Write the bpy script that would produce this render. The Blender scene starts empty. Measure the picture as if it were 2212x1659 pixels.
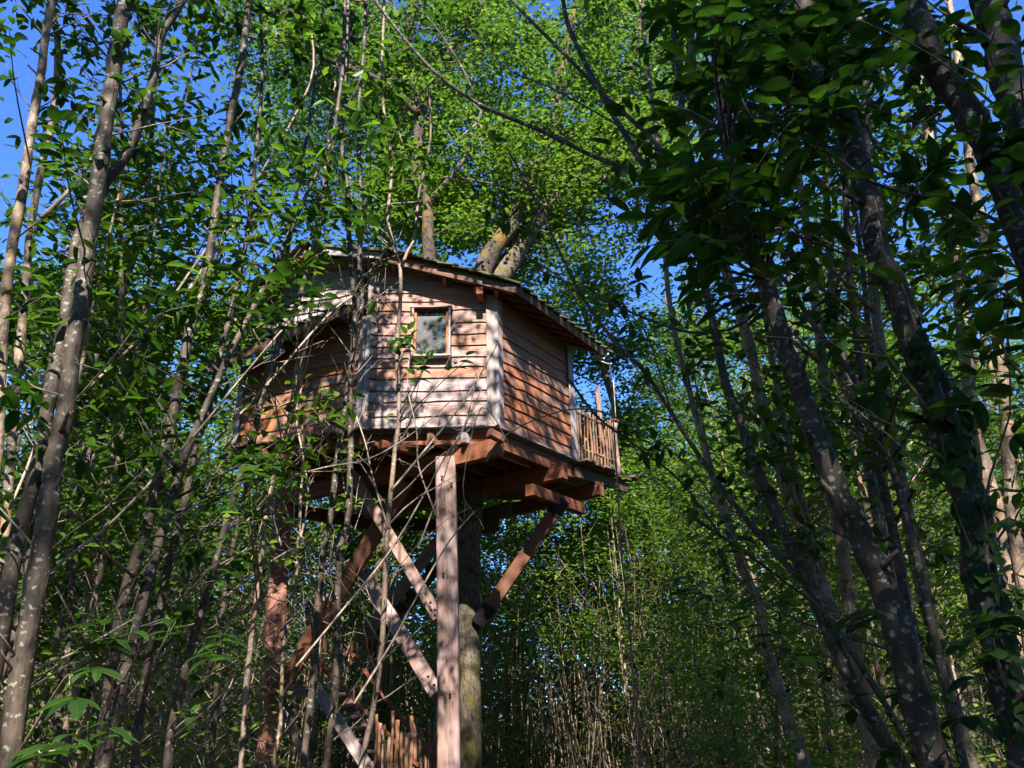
import bpy, bmesh, math, random
import numpy as np
import zlib
from mathutils import Vector, Matrix, Euler
from mathutils import noise as mnoise

R_ = math.radians
sc = bpy.context.scene
COL = sc.collection
PITCH, ROLL, FPX = 23.0, -1.5, 1700.0
CAMZ = 1.6

# ------------------------------------------------------------------ camera
cam = bpy.data.cameras.new('camera')
cam.sensor_width = 36.0
cam.lens = 36.0 * FPX / 2212.0
cam.clip_start = 0.05
cam.clip_end = 2000
camo = bpy.data.objects.new('camera', cam)
COL.objects.link(camo)
CROT = Matrix.Rotation(R_(90 + PITCH), 3, 'X') @ Matrix.Rotation(R_(ROLL), 3, 'Z')
camo.matrix_world = Matrix.Translation((0, 0, CAMZ)) @ CROT.to_4x4()
sc.camera = camo

# ------------------------------------------------------------------ sky + sun
SUN_ELEV, SUN_AZ = 45.0, 4.0          # azimuth of the sun, degrees right of straight behind the camera
world = bpy.data.worlds.new('World')
sc.world = world
world.use_nodes = True
wn = world.node_tree
bg = wn.nodes['Background']
sky = wn.nodes.new('ShaderNodeTexSky')
sky.sky_type = 'NISHITA'
sky.sun_disc = False
sky.sun_elevation = R_(SUN_ELEV)
sky.sun_rotation = R_(180 - SUN_AZ)
sky.altitude = 300
sky.air_density = 1.0
sky.dust_density = 0.35
sky.ozone_density = 3.0
tint = wn.nodes.new('ShaderNodeMix'); tint.data_type = 'RGBA'; tint.blend_type = 'MULTIPLY'; tint.inputs[0].default_value = 1.0
tint.inputs[7].default_value = (.72, 1.18, 2.0, 1)      # the camera's saturated rendering of blue sky
wn.links.new(sky.outputs['Color'], tint.inputs[6]); wn.links.new(tint.outputs[2], bg.inputs['Color'])
bg.inputs['Strength'].default_value = 0.062
sl = bpy.data.lights.new('sun', 'SUN')
sl.energy = 5.0
sl.angle = R_(0.53)
sl.color = (1.0, 0.93, 0.83)
slo = bpy.data.objects.new('sun', sl)
COL.objects.link(slo)
to_sun = Vector((math.sin(R_(SUN_AZ)) * math.cos(R_(SUN_ELEV)), -math.cos(R_(SUN_AZ)) * math.cos(R_(SUN_ELEV)), math.sin(R_(SUN_ELEV))))
slo.rotation_euler = to_sun.to_track_quat('Z', 'Y').to_euler()
slo.location = (0, -20, 40)
sc.view_settings.view_transform = 'Standard'
sc.view_settings.look = 'None'
sc.view_settings.exposure = 1.75
sc.view_settings.gamma = 1.0
sc.view_settings.use_curve_mapping = False
sc.render.engine = 'CYCLES'
sc.cycles.max_bounces = 5
sc.cycles.diffuse_bounces = 2
sc.cycles.glossy_bounces = 2
sc.cycles.transmission_bounces = 3
sc.cycles.caustics_reflective = False
sc.cycles.caustics_refractive = False

# ------------------------------------------------------------------ geometry of the view (pixel units: photo scaled to 2212 x 1659)
O = Vector((0, 0, CAMZ))
def ray(x, y):
    return CROT @ Vector(((x - 1106) / FPX, (829.5 - y) / FPX, -1.0))
def at(x, y, Y):
    d = ray(x, y); return O + d * (Y / d.y)
def atz(x, y, z):
    d = ray(x, y); return O + d * ((z - CAMZ) / d.z)
def hit(x, y, P, N):
    d = ray(x, y); return O + d * ((P - O).dot(N) / d.dot(N))
def px2m(p, wpx):        # size in metres of wpx pixels at point p
    depth = -(CROT.transposed() @ (p - O)).z
    return wpx / FPX * depth

# ------------------------------------------------------------------ object helpers
WLOC = {}
def tag(o, label=None, cat=None, group=None, kind=None):
    if label: o['label'] = label
    if cat: o['category'] = cat
    if group: o['group'] = group
    if kind: o['kind'] = kind
    return o
def thing(name, label, cat, loc, group=None):
    o = bpy.data.objects.new(name, None)
    o.empty_display_size = 0.1
    COL.objects.link(o)
    o.location = loc
    WLOC[o.name] = Matrix.Translation(Vector(loc))
    return tag(o, label, cat, group)
def link(name, me, parent=None, M=None, mat=None):
    o = bpy.data.objects.new(name, me)
    COL.objects.link(o)
    M = M or Matrix.Identity(4)
    if parent is not None:
        o.parent = parent
        o.matrix_local = WLOC[parent.name].inverted() @ M
    else:
        o.matrix_local = M
    WLOC[o.name] = M.copy()
    if mat is not None and len(me.materials) == 0:
        me.materials.append(mat)
    return o
def pydata(name, vs, fs, smooth=False):
    me = bpy.data.meshes.new(name)
    me.from_pydata([tuple(v) for v in vs], [], fs)
    if smooth:
        me.polygons.foreach_set('use_smooth', [True] * len(me.polygons))
    me.update()
    return me
def np_mesh(name, v, tris, smooth=False):
    me = bpy.data.meshes.new(name)
    n, m = len(v), len(tris)
    me.vertices.add(n); me.vertices.foreach_set('co', np.ascontiguousarray(v, dtype=np.float32).ravel())
    me.loops.add(m * 3); me.loops.foreach_set('vertex_index', np.ascontiguousarray(tris, dtype=np.int32).ravel())
    me.polygons.add(m); me.polygons.foreach_set('loop_start', np.arange(0, m * 3, 3, dtype=np.int32))
    me.polygons.foreach_set('loop_total', np.full(m, 3, dtype=np.int32))
    if smooth: me.polygons.foreach_set('use_smooth', np.ones(m, dtype=bool))
    me.update(calc_edges=True)
    return me
def frame(p0, p1, up=Vector((0, 0, 1))):
    X = (p1 - p0).normalized()
    Y = up.cross(X)
    if Y.length < 1e-4: Y = Vector((0, 1, 0)).cross(X)
    Y.normalize()
    Z = X.cross(Y)
    M = Matrix((X, Y, Z)).transposed().to_4x4()
    M.translation = p0
    return M
rb = random.Random(5)
def beam(name, p0, p1, w, h, mat, parent, up=Vector((0, 0, 1)), cham=0.006, label=None):
    """timber from p0 to p1 (axis), w across, h along up; softly worn edges and a slight bow"""
    M = frame(p0, p1, up)
    L = (p1 - p0).length
    c = min(cham, w * .2, h * .2)
    prof = [(-w/2+c, -h/2), (w/2-c, -h/2), (w/2, -h/2+c), (w/2, h/2-c), (w/2-c, h/2), (-w/2+c, h/2), (-w/2, h/2-c), (-w/2, -h/2+c)]
    n = 4
    vs, fs = [], []
    by, bz = rb.uniform(-.004, .004) * L, rb.uniform(-.003, .003) * L
    for i in range(n + 1):
        t = i / n; s = 4 * t * (1 - t)
        for (y, z) in prof:
            vs.append((t * L, y + by * s + rb.uniform(-.0012, .0012), z + bz * s + rb.uniform(-.0012, .0012)))
    for i in range(n):
        for j in range(8):
            a, b = i * 8 + j, i * 8 + (j + 1) % 8
            fs.append((a, a + 8, b + 8, b))
    fs.append(tuple(range(8))); fs.append(tuple(reversed(range(n * 8, n * 8 + 8))))
    me = pydata(name, vs, fs)
    o = link(name, me, parent, M, mat)
    if label: o['label'] = label
    return o

# ------------------------------------------------------------------ materials
def newmat(name):
    m = bpy.data.materials.new(name); m.use_nodes = True
    nt = m.node_tree
    b = nt.nodes['Principled BSDF']
    return m, nt, b
def N(nt, t, **kw):
    n = nt.nodes.new(t)
    for k, v in kw.items():
        if k.startswith('i_'):
            n.inputs[k[2:].replace('_', ' ')].default_value = v
        else: setattr(n, k, v)
    return n
def ramp(nt, stops, fac, interp='LINEAR'):
    r = nt.nodes.new('ShaderNodeValToRGB'); r.color_ramp.interpolation = interp
    e = r.color_ramp.elements
    while len(e) < len(stops): e.new(0.5)
    for i, (p, c) in enumerate(stops):
        e[i].position = p; e[i].color = (c[0], c[1], c[2], 1) if not isinstance(c, (int, float)) else (c, c, c, 1)
    nt.links.new(fac, r.inputs['Fac'])
    return r.outputs['Color']
def mixc(nt, a, b, fac, mode='MIX'):
    m = nt.nodes.new('ShaderNodeMix'); m.data_type = 'RGBA'; m.blend_type = mode
    for s, v in ((m.inputs[6], a), (m.inputs[7], b), (m.inputs[0], fac)):
        if hasattr(v, 'links') or hasattr(v, 'is_linked'): nt.links.new(v, s)
        elif isinstance(v, (int, float)): s.default_value = v
        else: s.default_value = (v[0], v[1], v[2], 1)
    return m.outputs[2]
def wood(name, grey, brown, greyness, dark=0.55, grain=1.0, moss=0.0):
    m, nt, b = newmat(name)
    tc = N(nt, 'ShaderNodeTexCoord'); oi = N(nt, 'ShaderNodeObjectInfo')
    mp = N(nt, 'ShaderNodeMapping')
    mul = N(nt, 'ShaderNodeMath', operation='MULTIPLY'); mul.inputs[1].default_value = 37.0
    nt.links.new(oi.outputs['Random'], mul.inputs[0])
    cx = N(nt, 'ShaderNodeCombineXYZ')
    for k in 'XYZ': nt.links.new(mul.outputs[0], cx.inputs[k])
    nt.links.new(tc.outputs['Object'], mp.inputs['Vector']); nt.links.new(cx.outputs[0], mp.inputs['Location'])
    # long grain
    mg = N(nt, 'ShaderNodeMapping'); mg.inputs['Scale'].default_value = (1.3, 26, 26)
    nt.links.new(mp.outputs[0], mg.inputs['Vector'])
    n1 = N(nt, 'ShaderNodeTexNoise'); n1.inputs['Scale'].default_value = 2.2 * grain; n1.inputs['Detail'].default_value = 7; n1.inputs['Roughness'].default_value = .62
    nt.links.new(mg.outputs[0], n1.inputs['Vector'])
    n2 = N(nt, 'ShaderNodeTexNoise'); n2.inputs['Scale'].default_value = 2.0; n2.inputs['Detail'].default_value = 5
    ms = N(nt, 'ShaderNodeMapping'); ms.inputs['Scale'].default_value = (.7, 3, 3)
    nt.links.new(mp.outputs[0], ms.inputs['Vector']); nt.links.new(ms.outputs[0], n2.inputs['Vector'])
    # knots
    vo = N(nt, 'ShaderNodeTexVoronoi'); vo.inputs['Scale'].default_value = 3.0
    mk = N(nt, 'ShaderNodeMapping'); mk.inputs['Scale'].default_value = (.55, 1.6, 1.6)
    nt.links.new(mp.outputs[0], mk.inputs['Vector']); nt.links.new(mk.outputs[0], vo.inputs['Vector'])
    dark = dark * .72
    kn = ramp(nt, [(0, 0.0), (.05, .25), (.1, 1)], vo.outputs['Distance'])
    # grey against brown
    g0 = N(nt, 'ShaderNodeMath', operation='MULTIPLY_ADD'); g0.inputs[1].default_value = .75; g0.inputs[2].default_value = greyness - .37
    nt.links.new(oi.outputs['Random'], g0.inputs[0])
    g1 = N(nt, 'ShaderNodeMath', operation='MULTIPLY_ADD'); g1.inputs[1].default_value = 1.6; g1.inputs[2].default_value = -.8
    nt.links.new(n2.outputs[0], g1.inputs[0])
    g2 = N(nt, 'ShaderNodeMath', operation='ADD', use_clamp=True)
    nt.links.new(g0.outputs[0], g2.inputs[0]); nt.links.new(g1.outputs[0], g2.inputs[1])
    base = mixc(nt, brown, grey, g2.outputs[0])
    gr = ramp(nt, [(.28, dark), (.45, .86), (.62, 1.1), (.8, .92)], n1.outputs[0])
    c = mixc(nt, base, gr, 1.0, 'MULTIPLY')
    c = mixc(nt, mixc(nt, c, (.5, .3, .22), 1.0, 'MULTIPLY'), c, kn)
    if moss:
        n3 = N(nt, 'ShaderNodeTexNoise'); n3.inputs['Scale'].default_value = 7; n3.inputs['Detail'].default_value = 6
        nt.links.new(mp.outputs[0], n3.inputs['Vector'])
        mf = ramp(nt, [(.62 - moss * .3, 0.0), (.7 - moss * .2, 1.0)], n3.outputs[0])
        c = mixc(nt, c, (.07, .09, .015), mf)
    nt.links.new(c, b.inputs['Base Color'])
    b.inputs['Roughness'].default_value = .78
    b.inputs['Specular IOR Level'].default_value = .25
    bp = N(nt, 'ShaderNodeBump'); bp.inputs['Strength'].default_value = .5; bp.inputs['Distance'].default_value = .006
    nt.links.new(n1.outputs[0], bp.inputs['Height']); nt.links.new(bp.outputs[0], b.inputs['Normal'])
    return m
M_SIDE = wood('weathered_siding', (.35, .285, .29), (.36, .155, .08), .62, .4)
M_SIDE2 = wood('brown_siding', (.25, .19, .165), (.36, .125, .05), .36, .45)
M_POST = wood('post_timber', (.31, .235, .225), (.30, .15, .10), .6, .42)
M_RPOST = wood('red_post_timber', (.29, .17, .14), (.34, .13, .08), .35, .42)
M_BEAM = wood('red_timber', (.17, .095, .07), (.25, .088, .042), .3, .42)
M_PALE = wood('pale_board', (.36, .325, .325), (.34, .24, .19), .72, .5)
M_FASC = wood('fascia_timber', (.20, .155, .13), (.22, .10, .06), .4, .5)
M_DARKW = wood('dark_board', (.13, .10, .08), (.12, .06, .04), .4)
M_ROOF = wood('mossy_shingle', (.15, .135, .12), (.14, .09, .06), .6, .5, moss=.75)
M_STICK = wood('stick_wood', (.21, .15, .115), (.27, .13, .07), .35)
M_NEWW = wood('varnished_frame', (.42, .2, .09), (.40, .17, .06), .3)

def bark(name, base, lich, lsize=26, lamt=.5, dark=(.04, .03, .025), stretch=(1, 1, .55), moss=0.0, mosscol=(.25, .15, .03), warm=None, rough=.6):
    oak = 'oak' in name
    m, nt, b = newmat(name)
    tc = N(nt, 'ShaderNodeTexCoord'); oi = N(nt, 'ShaderNodeObjectInfo')
    mul = N(nt, 'ShaderNodeMath', operation='MULTIPLY'); mul.inputs[1].default_value = 23.0
    nt.links.new(oi.outputs['Random'], mul.inputs[0])
    cx = N(nt, 'ShaderNodeCombineXYZ')
    for k in 'XYZ': nt.links.new(mul.outputs[0], cx.inputs[k])
    mp = N(nt, 'ShaderNodeMapping'); nt.links.new(tc.outputs['Object'], mp.inputs['Vector']); nt.links.new(cx.outputs[0], mp.inputs['Location'])
    v = mp.outputs[0]
    # distort for ragged lichen
    nd = N(nt, 'ShaderNodeTexNoise'); nd.inputs['Scale'].default_value = 22; nd.inputs['Detail'].default_value = 5
    nt.links.new(v, nd.inputs['Vector'])
    vm = N(nt, 'ShaderNodeVectorMath', operation='MULTIPLY_ADD'); vm.inputs[1].default_value = (.11, .11, .07)
    nt.links.new(nd.outputs['Color'], vm.inputs[0]); nt.links.new(v, vm.inputs[2])
    m2 = N(nt, 'ShaderNodeMapping'); m2.inputs['Scale'].default_value = (1, 1, 1.25)
    nt.links.new(vm.outputs[0], m2.inputs['Vector'])
    vo = N(nt, 'ShaderNodeTexVoronoi'); vo.inputs['Scale'].default_value = lsize; vo.inputs['Randomness'].default_value = 1
    nt.links.new(m2.outputs[0], vo.inputs['Vector'])
    n1 = N(nt, 'ShaderNodeTexNoise'); n1.inputs['Scale'].default_value = 7; n1.inputs['Detail'].default_value = 8; n1.inputs['Roughness'].default_value = .65
    nt.links.new(v, n1.inputs['Vector'])
    ls = N(nt, 'ShaderNodeSeparateColor'); nt.links.new(vo.outputs['Color'], ls.inputs[0])
    spot = ramp(nt, [(.22, 1.0), (.40, 0.0)], vo.outputs['Distance'])
    pick = ramp(nt, [(1 - lamt, 0.0), (min(1, 1 - lamt + .12), 1.0)], ls.outputs[0])
    f = mixc(nt, spot, pick, 1.0, 'MULTIPLY')
    # fissures / streaks
    m3 = N(nt, 'ShaderNodeMapping'); m3.inputs['Scale'].default_value = (30 * stretch[0], 30 * stretch[1], 30 * stretch[2] * .35)
    nt.links.new(v, m3.inputs['Vector'])
    n2 = N(nt, 'ShaderNodeTexNoise'); n2.inputs['Scale'].default_value = 1.2; n2.inputs['Detail'].default_value = 6; n2.inputs['Roughness'].default_value = .65
    nt.links.new(m3.outputs[0], n2.inputs['Vector'])
    st = ramp(nt, [(.36, 0.0), (.5, 1.0)], n2.outputs[0])
    patch = ramp(nt, [(.36, .4), (.5, .9), (.64, 1.3)], n1.outputs[0])
    c = mixc(nt, dark, base, st)
    c = mixc(nt, c, patch, 1.0, 'MULTIPLY')
    if warm:
        n5 = N(nt, 'ShaderNodeTexNoise'); n5.inputs['Scale'].default_value = 2.5; nt.links.new(v, n5.inputs['Vector'])
        c = mixc(nt, c, warm, ramp(nt, [(.52, 0.0), (.62, .8)], n5.outputs[0]))
    if moss:
        n4 = N(nt, 'ShaderNodeTexNoise'); n4.inputs['Scale'].default_value = 3.2; n4.inputs['Detail'].default_value = 8; n4.inputs['Roughness'].default_value = .7
        nt.links.new(v, n4.inputs['Vector'])
        c = mixc(nt, c, mosscol, ramp(nt, [(.56 - moss * .2, 0.0), (.64 - moss * .1, 1.0)], n4.outputs[0]))
    c = mixc(nt, c, lich, f)
    nt.links.new(c, b.inputs['Base Color'])
    b.inputs['Roughness'].default_value = rough
    b.inputs['Specular IOR Level'].default_value = .3
    bp = N(nt, 'ShaderNodeBump'); bp.inputs['Strength'].default_value = .7; bp.inputs['Distance'].default_value = .05 if oak else .014; bp.inputs['Strength'].default_value = 1.0 if oak else .7
    nt.links.new(n2.outputs[0], bp.inputs['Height']); nt.links.new(bp.outputs[0], b.inputs['Normal'])
    return m
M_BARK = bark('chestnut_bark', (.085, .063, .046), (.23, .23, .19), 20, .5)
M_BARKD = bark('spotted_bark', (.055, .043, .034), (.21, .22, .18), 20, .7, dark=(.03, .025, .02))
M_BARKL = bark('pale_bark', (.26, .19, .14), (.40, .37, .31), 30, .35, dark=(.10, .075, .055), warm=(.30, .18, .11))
M_OAK = bark('oak_bark', (.17, .135, .10), (.20, .20, .15), 22, .08, dark=(.03, .025, .018), stretch=(1.2, 1.2, .7), moss=.35, mosscol=(.14, .12, .03), rough=.85)
M_OAKM = bark('mossy_oak_bark', (.10, .08, .06), (.14, .12, .08), 22, .05, dark=(.035, .03, .02), stretch=(1, 1, .8), moss=.35, mosscol=(.19, .11, .025), rough=.9)
M_TWIG = bark('twig_bark', (.24, .19, .15), (.36, .34, .3), 60, .25, dark=(.10, .075, .06))
M_DEAD = bark('dead_stick', (.38, .30, .23), (.40, .36, .3), 60, .2, dark=(.2, .14, .1))

def leafmat(name, cols, trans=.42, veins=False, gloss=.35):
    m, nt, b = newmat(name)
    geo = N(nt, 'ShaderNodeNewGeometry'); oi = N(nt, 'ShaderNodeObjectInfo')
    ad = N(nt, 'ShaderNodeMath', operation='ADD'); nt.links.new(geo.outputs['Random Per Island'], ad.inputs[0]); nt.links.new(oi.outputs['Random'], ad.inputs[1])
    fr = N(nt, 'ShaderNodeMath', operation='FRACT'); nt.links.new(ad.outputs[0], fr.inputs[0])
    k = len(cols)
    c = ramp(nt, [(i / (k - 1), cols[i]) for i in range(k)], fr.outputs[0])
    if veins:
        tc = N(nt, 'ShaderNodeTexCoord'); sp = N(nt, 'ShaderNodeSeparateXYZ'); nt.links.new(tc.outputs['Object'], sp.inputs[0])
        ab = N(nt, 'ShaderNodeMath', operation='ABSOLUTE'); nt.links.new(sp.outputs['Y'], ab.inputs[0])
        ma = N(nt, 'ShaderNodeMath', operation='MULTIPLY_ADD'); ma.inputs[1].default_value = -1.3
        nt.links.new(ab.outputs[0], ma.inputs[0]); nt.links.new(sp.outputs['X'], ma.inputs[2])
        mm = N(nt, 'ShaderNodeMath', operation='MULTIPLY'); mm.inputs[1].default_value = 15.0; nt.links.new(ma.outputs[0], mm.inputs[0])
        ff = N(nt, 'ShaderNodeMath', operation='FRACT'); nt.links.new(mm.outputs[0], ff.inputs[0])
        vv = ramp(nt, [(0, 1.35), (.12, .95), (.85, .95), (1, 1.3)], ff.outputs[0])
        mid = ramp(nt, [(0, 1.5), (.012, 1.0)], ab.outputs[0])
        c = mixc(nt, mixc(nt, c, vv, .8, 'MULTIPLY'), mid, 1.0, 'MULTIPLY')
        bp = N(nt, 'ShaderNodeBump'); bp.inputs['Strength'].default_value = .5; bp.inputs['Distance'].default_value = .02
        nt.links.new(ff.outputs[0], bp.inputs['Height']); nt.links.new(bp.outputs[0], b.inputs['Normal'])
    nt.links.new(c, b.inputs['Base Color'])
    b.inputs['Roughness'].default_value = gloss; b.inputs['Specular IOR Level'].default_value = .22
    tr = N(nt, 'ShaderNodeBsdfTranslucent')
    tcol = mixc(nt, c, (1.25, 1.5, .6), 1.0, 'MULTIPLY'); nt.links.new(tcol, tr.inputs['Color'])
    mx = N(nt, 'ShaderNodeMixShader'); mx.inputs[0].default_value = trans
    nt.links.new(b.outputs[0], mx.inputs[1]); nt.links.new(tr.outputs[0], mx.inputs[2])
    nt.links.new(mx.outputs[0], nt.nodes['Material Output'].inputs['Surface'])
    return m
L_BIG = leafmat('chestnut_leaf', [(.022, .058, .012), (.032, .08, .014), (.055, .125, .018)], .42, True, .5)
L_MID = leafmat('chestnut_foliage', [(.035, .08, .014), (.062, .125, .018), (.12, .195, .026), (.042, .09, .016)], .45)
L_OAK = leafmat('oak_foliage', [(.05, .10, .022), (.09, .155, .03), (.16, .225, .045), (.05, .105, .025)], .45, gloss=.4)
L_FAR = leafmat('far_foliage', [(.08, .14, .03), (.13, .20, .038), (.20, .27, .055), (.075, .125, .03)], .48, gloss=.5)
L_IVY = leafmat('ivy_leaf', [(.02, .05, .015), (.03, .07, .02), (.04, .085, .022)], .2, True, .4)
L_DRY = leafmat('dry_leaf', [(.28, .14, .05), (.3, .18, .08), (.22, .1, .04)], .3)

# ------------------------------------------------------------------ tubes
def catmull(P, n):
    """resample a list of (Vector, radius) smoothly, n steps per span"""
    out = []
    m = len(P)
    for i in range(m - 1):
        p0 = P[max(i - 1, 0)]; p1 = P[i]; p2 = P[i + 1]; p3 = P[min(i + 2, m - 1)]
        for k in range(n):
            t = k / n
            v = 0.5 * ((2 * p1[0]) + (-p0[0] + p2[0]) * t + (2 * p0[0] - 5 * p1[0] + 4 * p2[0] - p3[0]) * t * t + (-p0[0] + 3 * p1[0] - 3 * p2[0] + p3[0]) * t ** 3)
            out.append((v, p1[1] + (p2[1] - p1[1]) * t))
    out.append(P[-1])
    return out
def tube_arrays(pts, sides=8, rough=0.06, seed=0, base=0):
    rng = random.Random(seed)
    vs, fs = [], []
    n = len(pts)
    T = (pts[1][0] - pts[0][0]).normalized()
    U = T.orthogonal().normalized()
    ca = [(math.cos(2 * math.pi * j / sides), math.sin(2 * math.pi * j / sides)) for j in range(sides)]
    for i, (p, r) in enumerate(pts):
        a = pts[max(i - 1, 0)][0]; b = pts[min(i + 1, n - 1)][0]
        T = (b - a)
        T = T.normalized() if T.length > 1e-7 else Vector((0, 0, 1))
        U = (U - T * U.dot(T))
        U = U.normalized() if U.length > 1e-6 else T.orthogonal().normalized()
        V = T.cross(U)
        for (c, s) in ca:
            rr = r * (1 + rng.uniform(-rough, rough))
            vs.append(p + U * (c * rr) + V * (s * rr))
    for i in range(n - 1):
        for j in range(sides):
            a = base + i * sides + j; b = base + i * sides + (j + 1) % sides
            fs.append((a, b, b + sides, a + sides))
    fs.append(tuple(base + j for j in reversed(range(sides))))
    fs.append(tuple(base + (n - 1) * sides + j for j in range(sides)))
    return vs, fs
class MB:
    def __init__(s): s.v = []; s.f = []
    def tube(s, pts, sides=6, rough=.06, seed=0):
        v, f = tube_arrays(pts, sides, rough, seed, len(s.v)); s.v += v; s.f += f
    def box(s, M, x0, x1, y0, y1, z0, z1):
        b = len(s.v)
        for x in (x0, x1):
            for y in (y0, y1):
                for z in (z0, z1): s.v.append(M @ Vector((x, y, z)))
        for q in ((0, 1, 3, 2), (4, 6, 7, 5), (0, 4, 5, 1), (2, 3, 7, 6), (0, 2, 6, 4), (1, 5, 7, 3)): s.f.append(tuple(b + i for i in q))
    def build(s, name, mat, parent=None, smooth=True, rel=None):
        rel = rel or (WLOC[parent.name].translation if parent is not None else Vector((0, 0, 0)))
        me = pydata(name, [v - rel for v in s.v], s.f, smooth)
        return link(name, me, parent, Matrix.Translation(rel), mat)

# ------------------------------------------------------------------ leaves
def leaf_mesh(name, mat, wid=.36, droop=.25, serr=.05, seed=0, petiole=True):
    """one chestnut leaf, length 1 along +X, folded along the midrib, toothed edge"""
    rng = random.Random(seed)
    prof = [(0, .0), (.12, .5), (.28, .9), (.45, 1.0), (.62, .93), (.78, .66), (.9, .34), (1.0, 0)]
    vs, fs = [], []
    tw = rng.uniform(-.12, .12)
    for (x, w) in prof:
        z = -droop * x * x
        hw = wid / 2 * w * (1 + rng.uniform(-serr, serr))
        l = -hw; r = hw
        vs.append((x, 0, z)); vs.append((x - .02, l, z + hw * .28 + tw * x * hw)); vs.append((x - .02, r, z + hw * .28 - tw * x * hw))
    for i in range(len(prof) - 1):
        a = 3 * i
        if i == 0:
            fs += [(0, 3, 4), (0, 5, 3)]
        elif i == len(prof) - 2:
            fs += [(a, a + 3, a + 1), (a, a + 2, a + 3)]
        else:
            fs += [(a, a + 3, a + 4, a + 1), (a, a + 2, a + 5, a + 3)]
    me = pydata(name, vs, fs, True)
    me.materials.append(mat)
    return me
LEAVES = [leaf_mesh('leaf', L_BIG, .46, .18, .06, 1), leaf_mesh('leaf', L_BIG, .42, .35, .06, 2), leaf_mesh('leaf', L_BIG, .52, .08, .07, 3), leaf_mesh('leaf', L_BIG, .44, .3, .05, 4)]
IVYL = [leaf_mesh('ivy_leaf', L_IVY, .95, .15, .2, 5), leaf_mesh('ivy_leaf', L_IVY, .8, .3, .2, 6)]
DRYL = leaf_mesh('dry_leaf', L_DRY, .4, .6, .08, 7)
NLEAF = {}
def put_leaf(parent, pos, d, nrm, size, rng, meshes=None, name='leaf'):
    """one leaf object, a part of its tree; past 300 on one tree nothing more is hung singly"""
    c = NLEAF.get(parent.name, 0)
    if c >= 295: return
    NLEAF[parent.name] = c + 1
    d = d.normalized(); s = nrm.cross(d)
    if s.length < 1e-3: s = d.orthogonal()
    s.normalize(); n = d.cross(s)
    M = Matrix((d * size, s * size, n * size)).transposed().to_4x4(); M.translation = pos
    o = bpy.data.objects.new(name, rng.choice(meshes or LEAVES)); COL.objects.link(o)
    o.parent = parent; o.matrix_local = WLOC[parent.name].inverted() @ M
def rosette(parent, pos, axis, n, size, rng, droop=.35, meshes=None):
    """a shoot tip: leaves spreading round the twig end"""
    axis = axis.normalized(); U = axis.orthogonal().normalized(); V = axis.cross(U)
    a0 = rng.uniform(0, 6.28)
    for k in range(n):
        a = a0 + k * 2.4 + rng.uniform(-.3, .3)
        out = U * math.cos(a) + V * math.sin(a)
        d = out * .9 + axis * rng.uniform(.1, .7) + Vector((0, 0, -droop * rng.uniform(.3, 1.3)))
        nrm = Vector((rng.uniform(-.35, .35), rng.uniform(-.35, .35), 1)) + axis * .2
        put_leaf(parent, pos - axis * rng.uniform(0, size * .8), d, nrm, size * rng.uniform(.65, 1.15), rng, meshes)

def spray(parent, p0, p1, n, size, rng, meshes=None):
    """leaves set alternately along a twig from p0 to p1, lying in a loose layer"""
    ax = (p1 - p0); L_ = ax.length; ax.normalize()
    side = ax.cross(Vector((0, 0, 1)))
    if side.length < .1: side = Vector((1, 0, 0))
    side.normalize()
    for k in range(n):
        t = 1 - k / max(1, n) * .95; sg = 1 if k % 2 else -1
        d = side * sg * rng.uniform(.7, 1.1) + ax * rng.uniform(.3, .9) + Vector((0, 0, rng.uniform(-.45, .05)))
        if k == 0: d = ax + Vector((0, 0, -.25))
        nrm = Vector((rng.uniform(-.25, .25), rng.uniform(-.25, .25), 1))
        put_leaf(parent, p0 + ax * L_ * t, d, nrm, size * rng.uniform(.55, 1.15), rng, meshes)
def cards(name, C, L, W, mat, parent=None, seed=0, flat=.6, droop=.25, M=None, jit=.35, fine=False):
    """many small folded leaves in one mesh (stuff): C (n,3) base points"""
    r = np.random.RandomState(seed)
    n = len(C)
    a = r.uniform(0, 2 * np.pi, n)
    d = np.stack([np.cos(a), np.sin(a), -droop + r.normal(0, .35, n)], 1)
    d /= np.linalg.norm(d, axis=1)[:, None]
    up = np.stack([r.normal(0, 1 - flat, n), r.normal(0, 1 - flat, n), np.ones(n) * .9], 1)
    s = np.cross(up, d); s /= np.linalg.norm(s, axis=1)[:, None] + 1e-9
    nn = np.cross(d, s)
    l = (L * (1 + r.uniform(-jit, jit, n)))[:, None]; w = (W * (1 + r.uniform(-jit, jit, n)))[:, None]
    p0 = C; p2 = C + d * l
    if fine:      # six-cornered leaf with a folded midrib and a hanging tip
        a1 = C + d * l * .3; a2 = C + d * l * .68 + nn * l * -.04
        tip = p2 - nn * l * .12
        v = np.empty((n * 6, 3)); v[0::6] = p0; v[1::6] = a1 + s * w * .46 + nn * w * .15; v[2::6] = a2 + s * w * .40 + nn * w * .10; v[3::6] = tip; v[4::6] = a2 - s * w * .40 + nn * w * .10; v[5::6] = a1 - s * w * .46 + nn * w * .15
        b = (np.arange(n) * 6)[:, None]
        t = np.concatenate([b + np.array(q) for q in ((0, 1, 2), (0, 2, 3), (0, 3, 4), (0, 4, 5))], 1).reshape(-1, 3)
        me = np_mesh(name, v, t); me.materials.append(mat); return me
    mid = C + d * l * .45
    p1 = mid + s * w * .5 + nn * w * .16; p3 = mid - s * w * .5 + nn * w * .16
    v = np.empty((n * 4, 3)); v[0::4] = p0; v[1::4] = p1; v[2::4] = p2; v[3::4] = p3
    b = (np.arange(n) * 4)[:, None]
    t = np.concatenate([b + np.array([0, 1, 2]), b + np.array([0, 2, 3])], 1).reshape(-1, 3)
    me = np_mesh(name, v, t)
    me.materials.append(mat)
    return me
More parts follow.
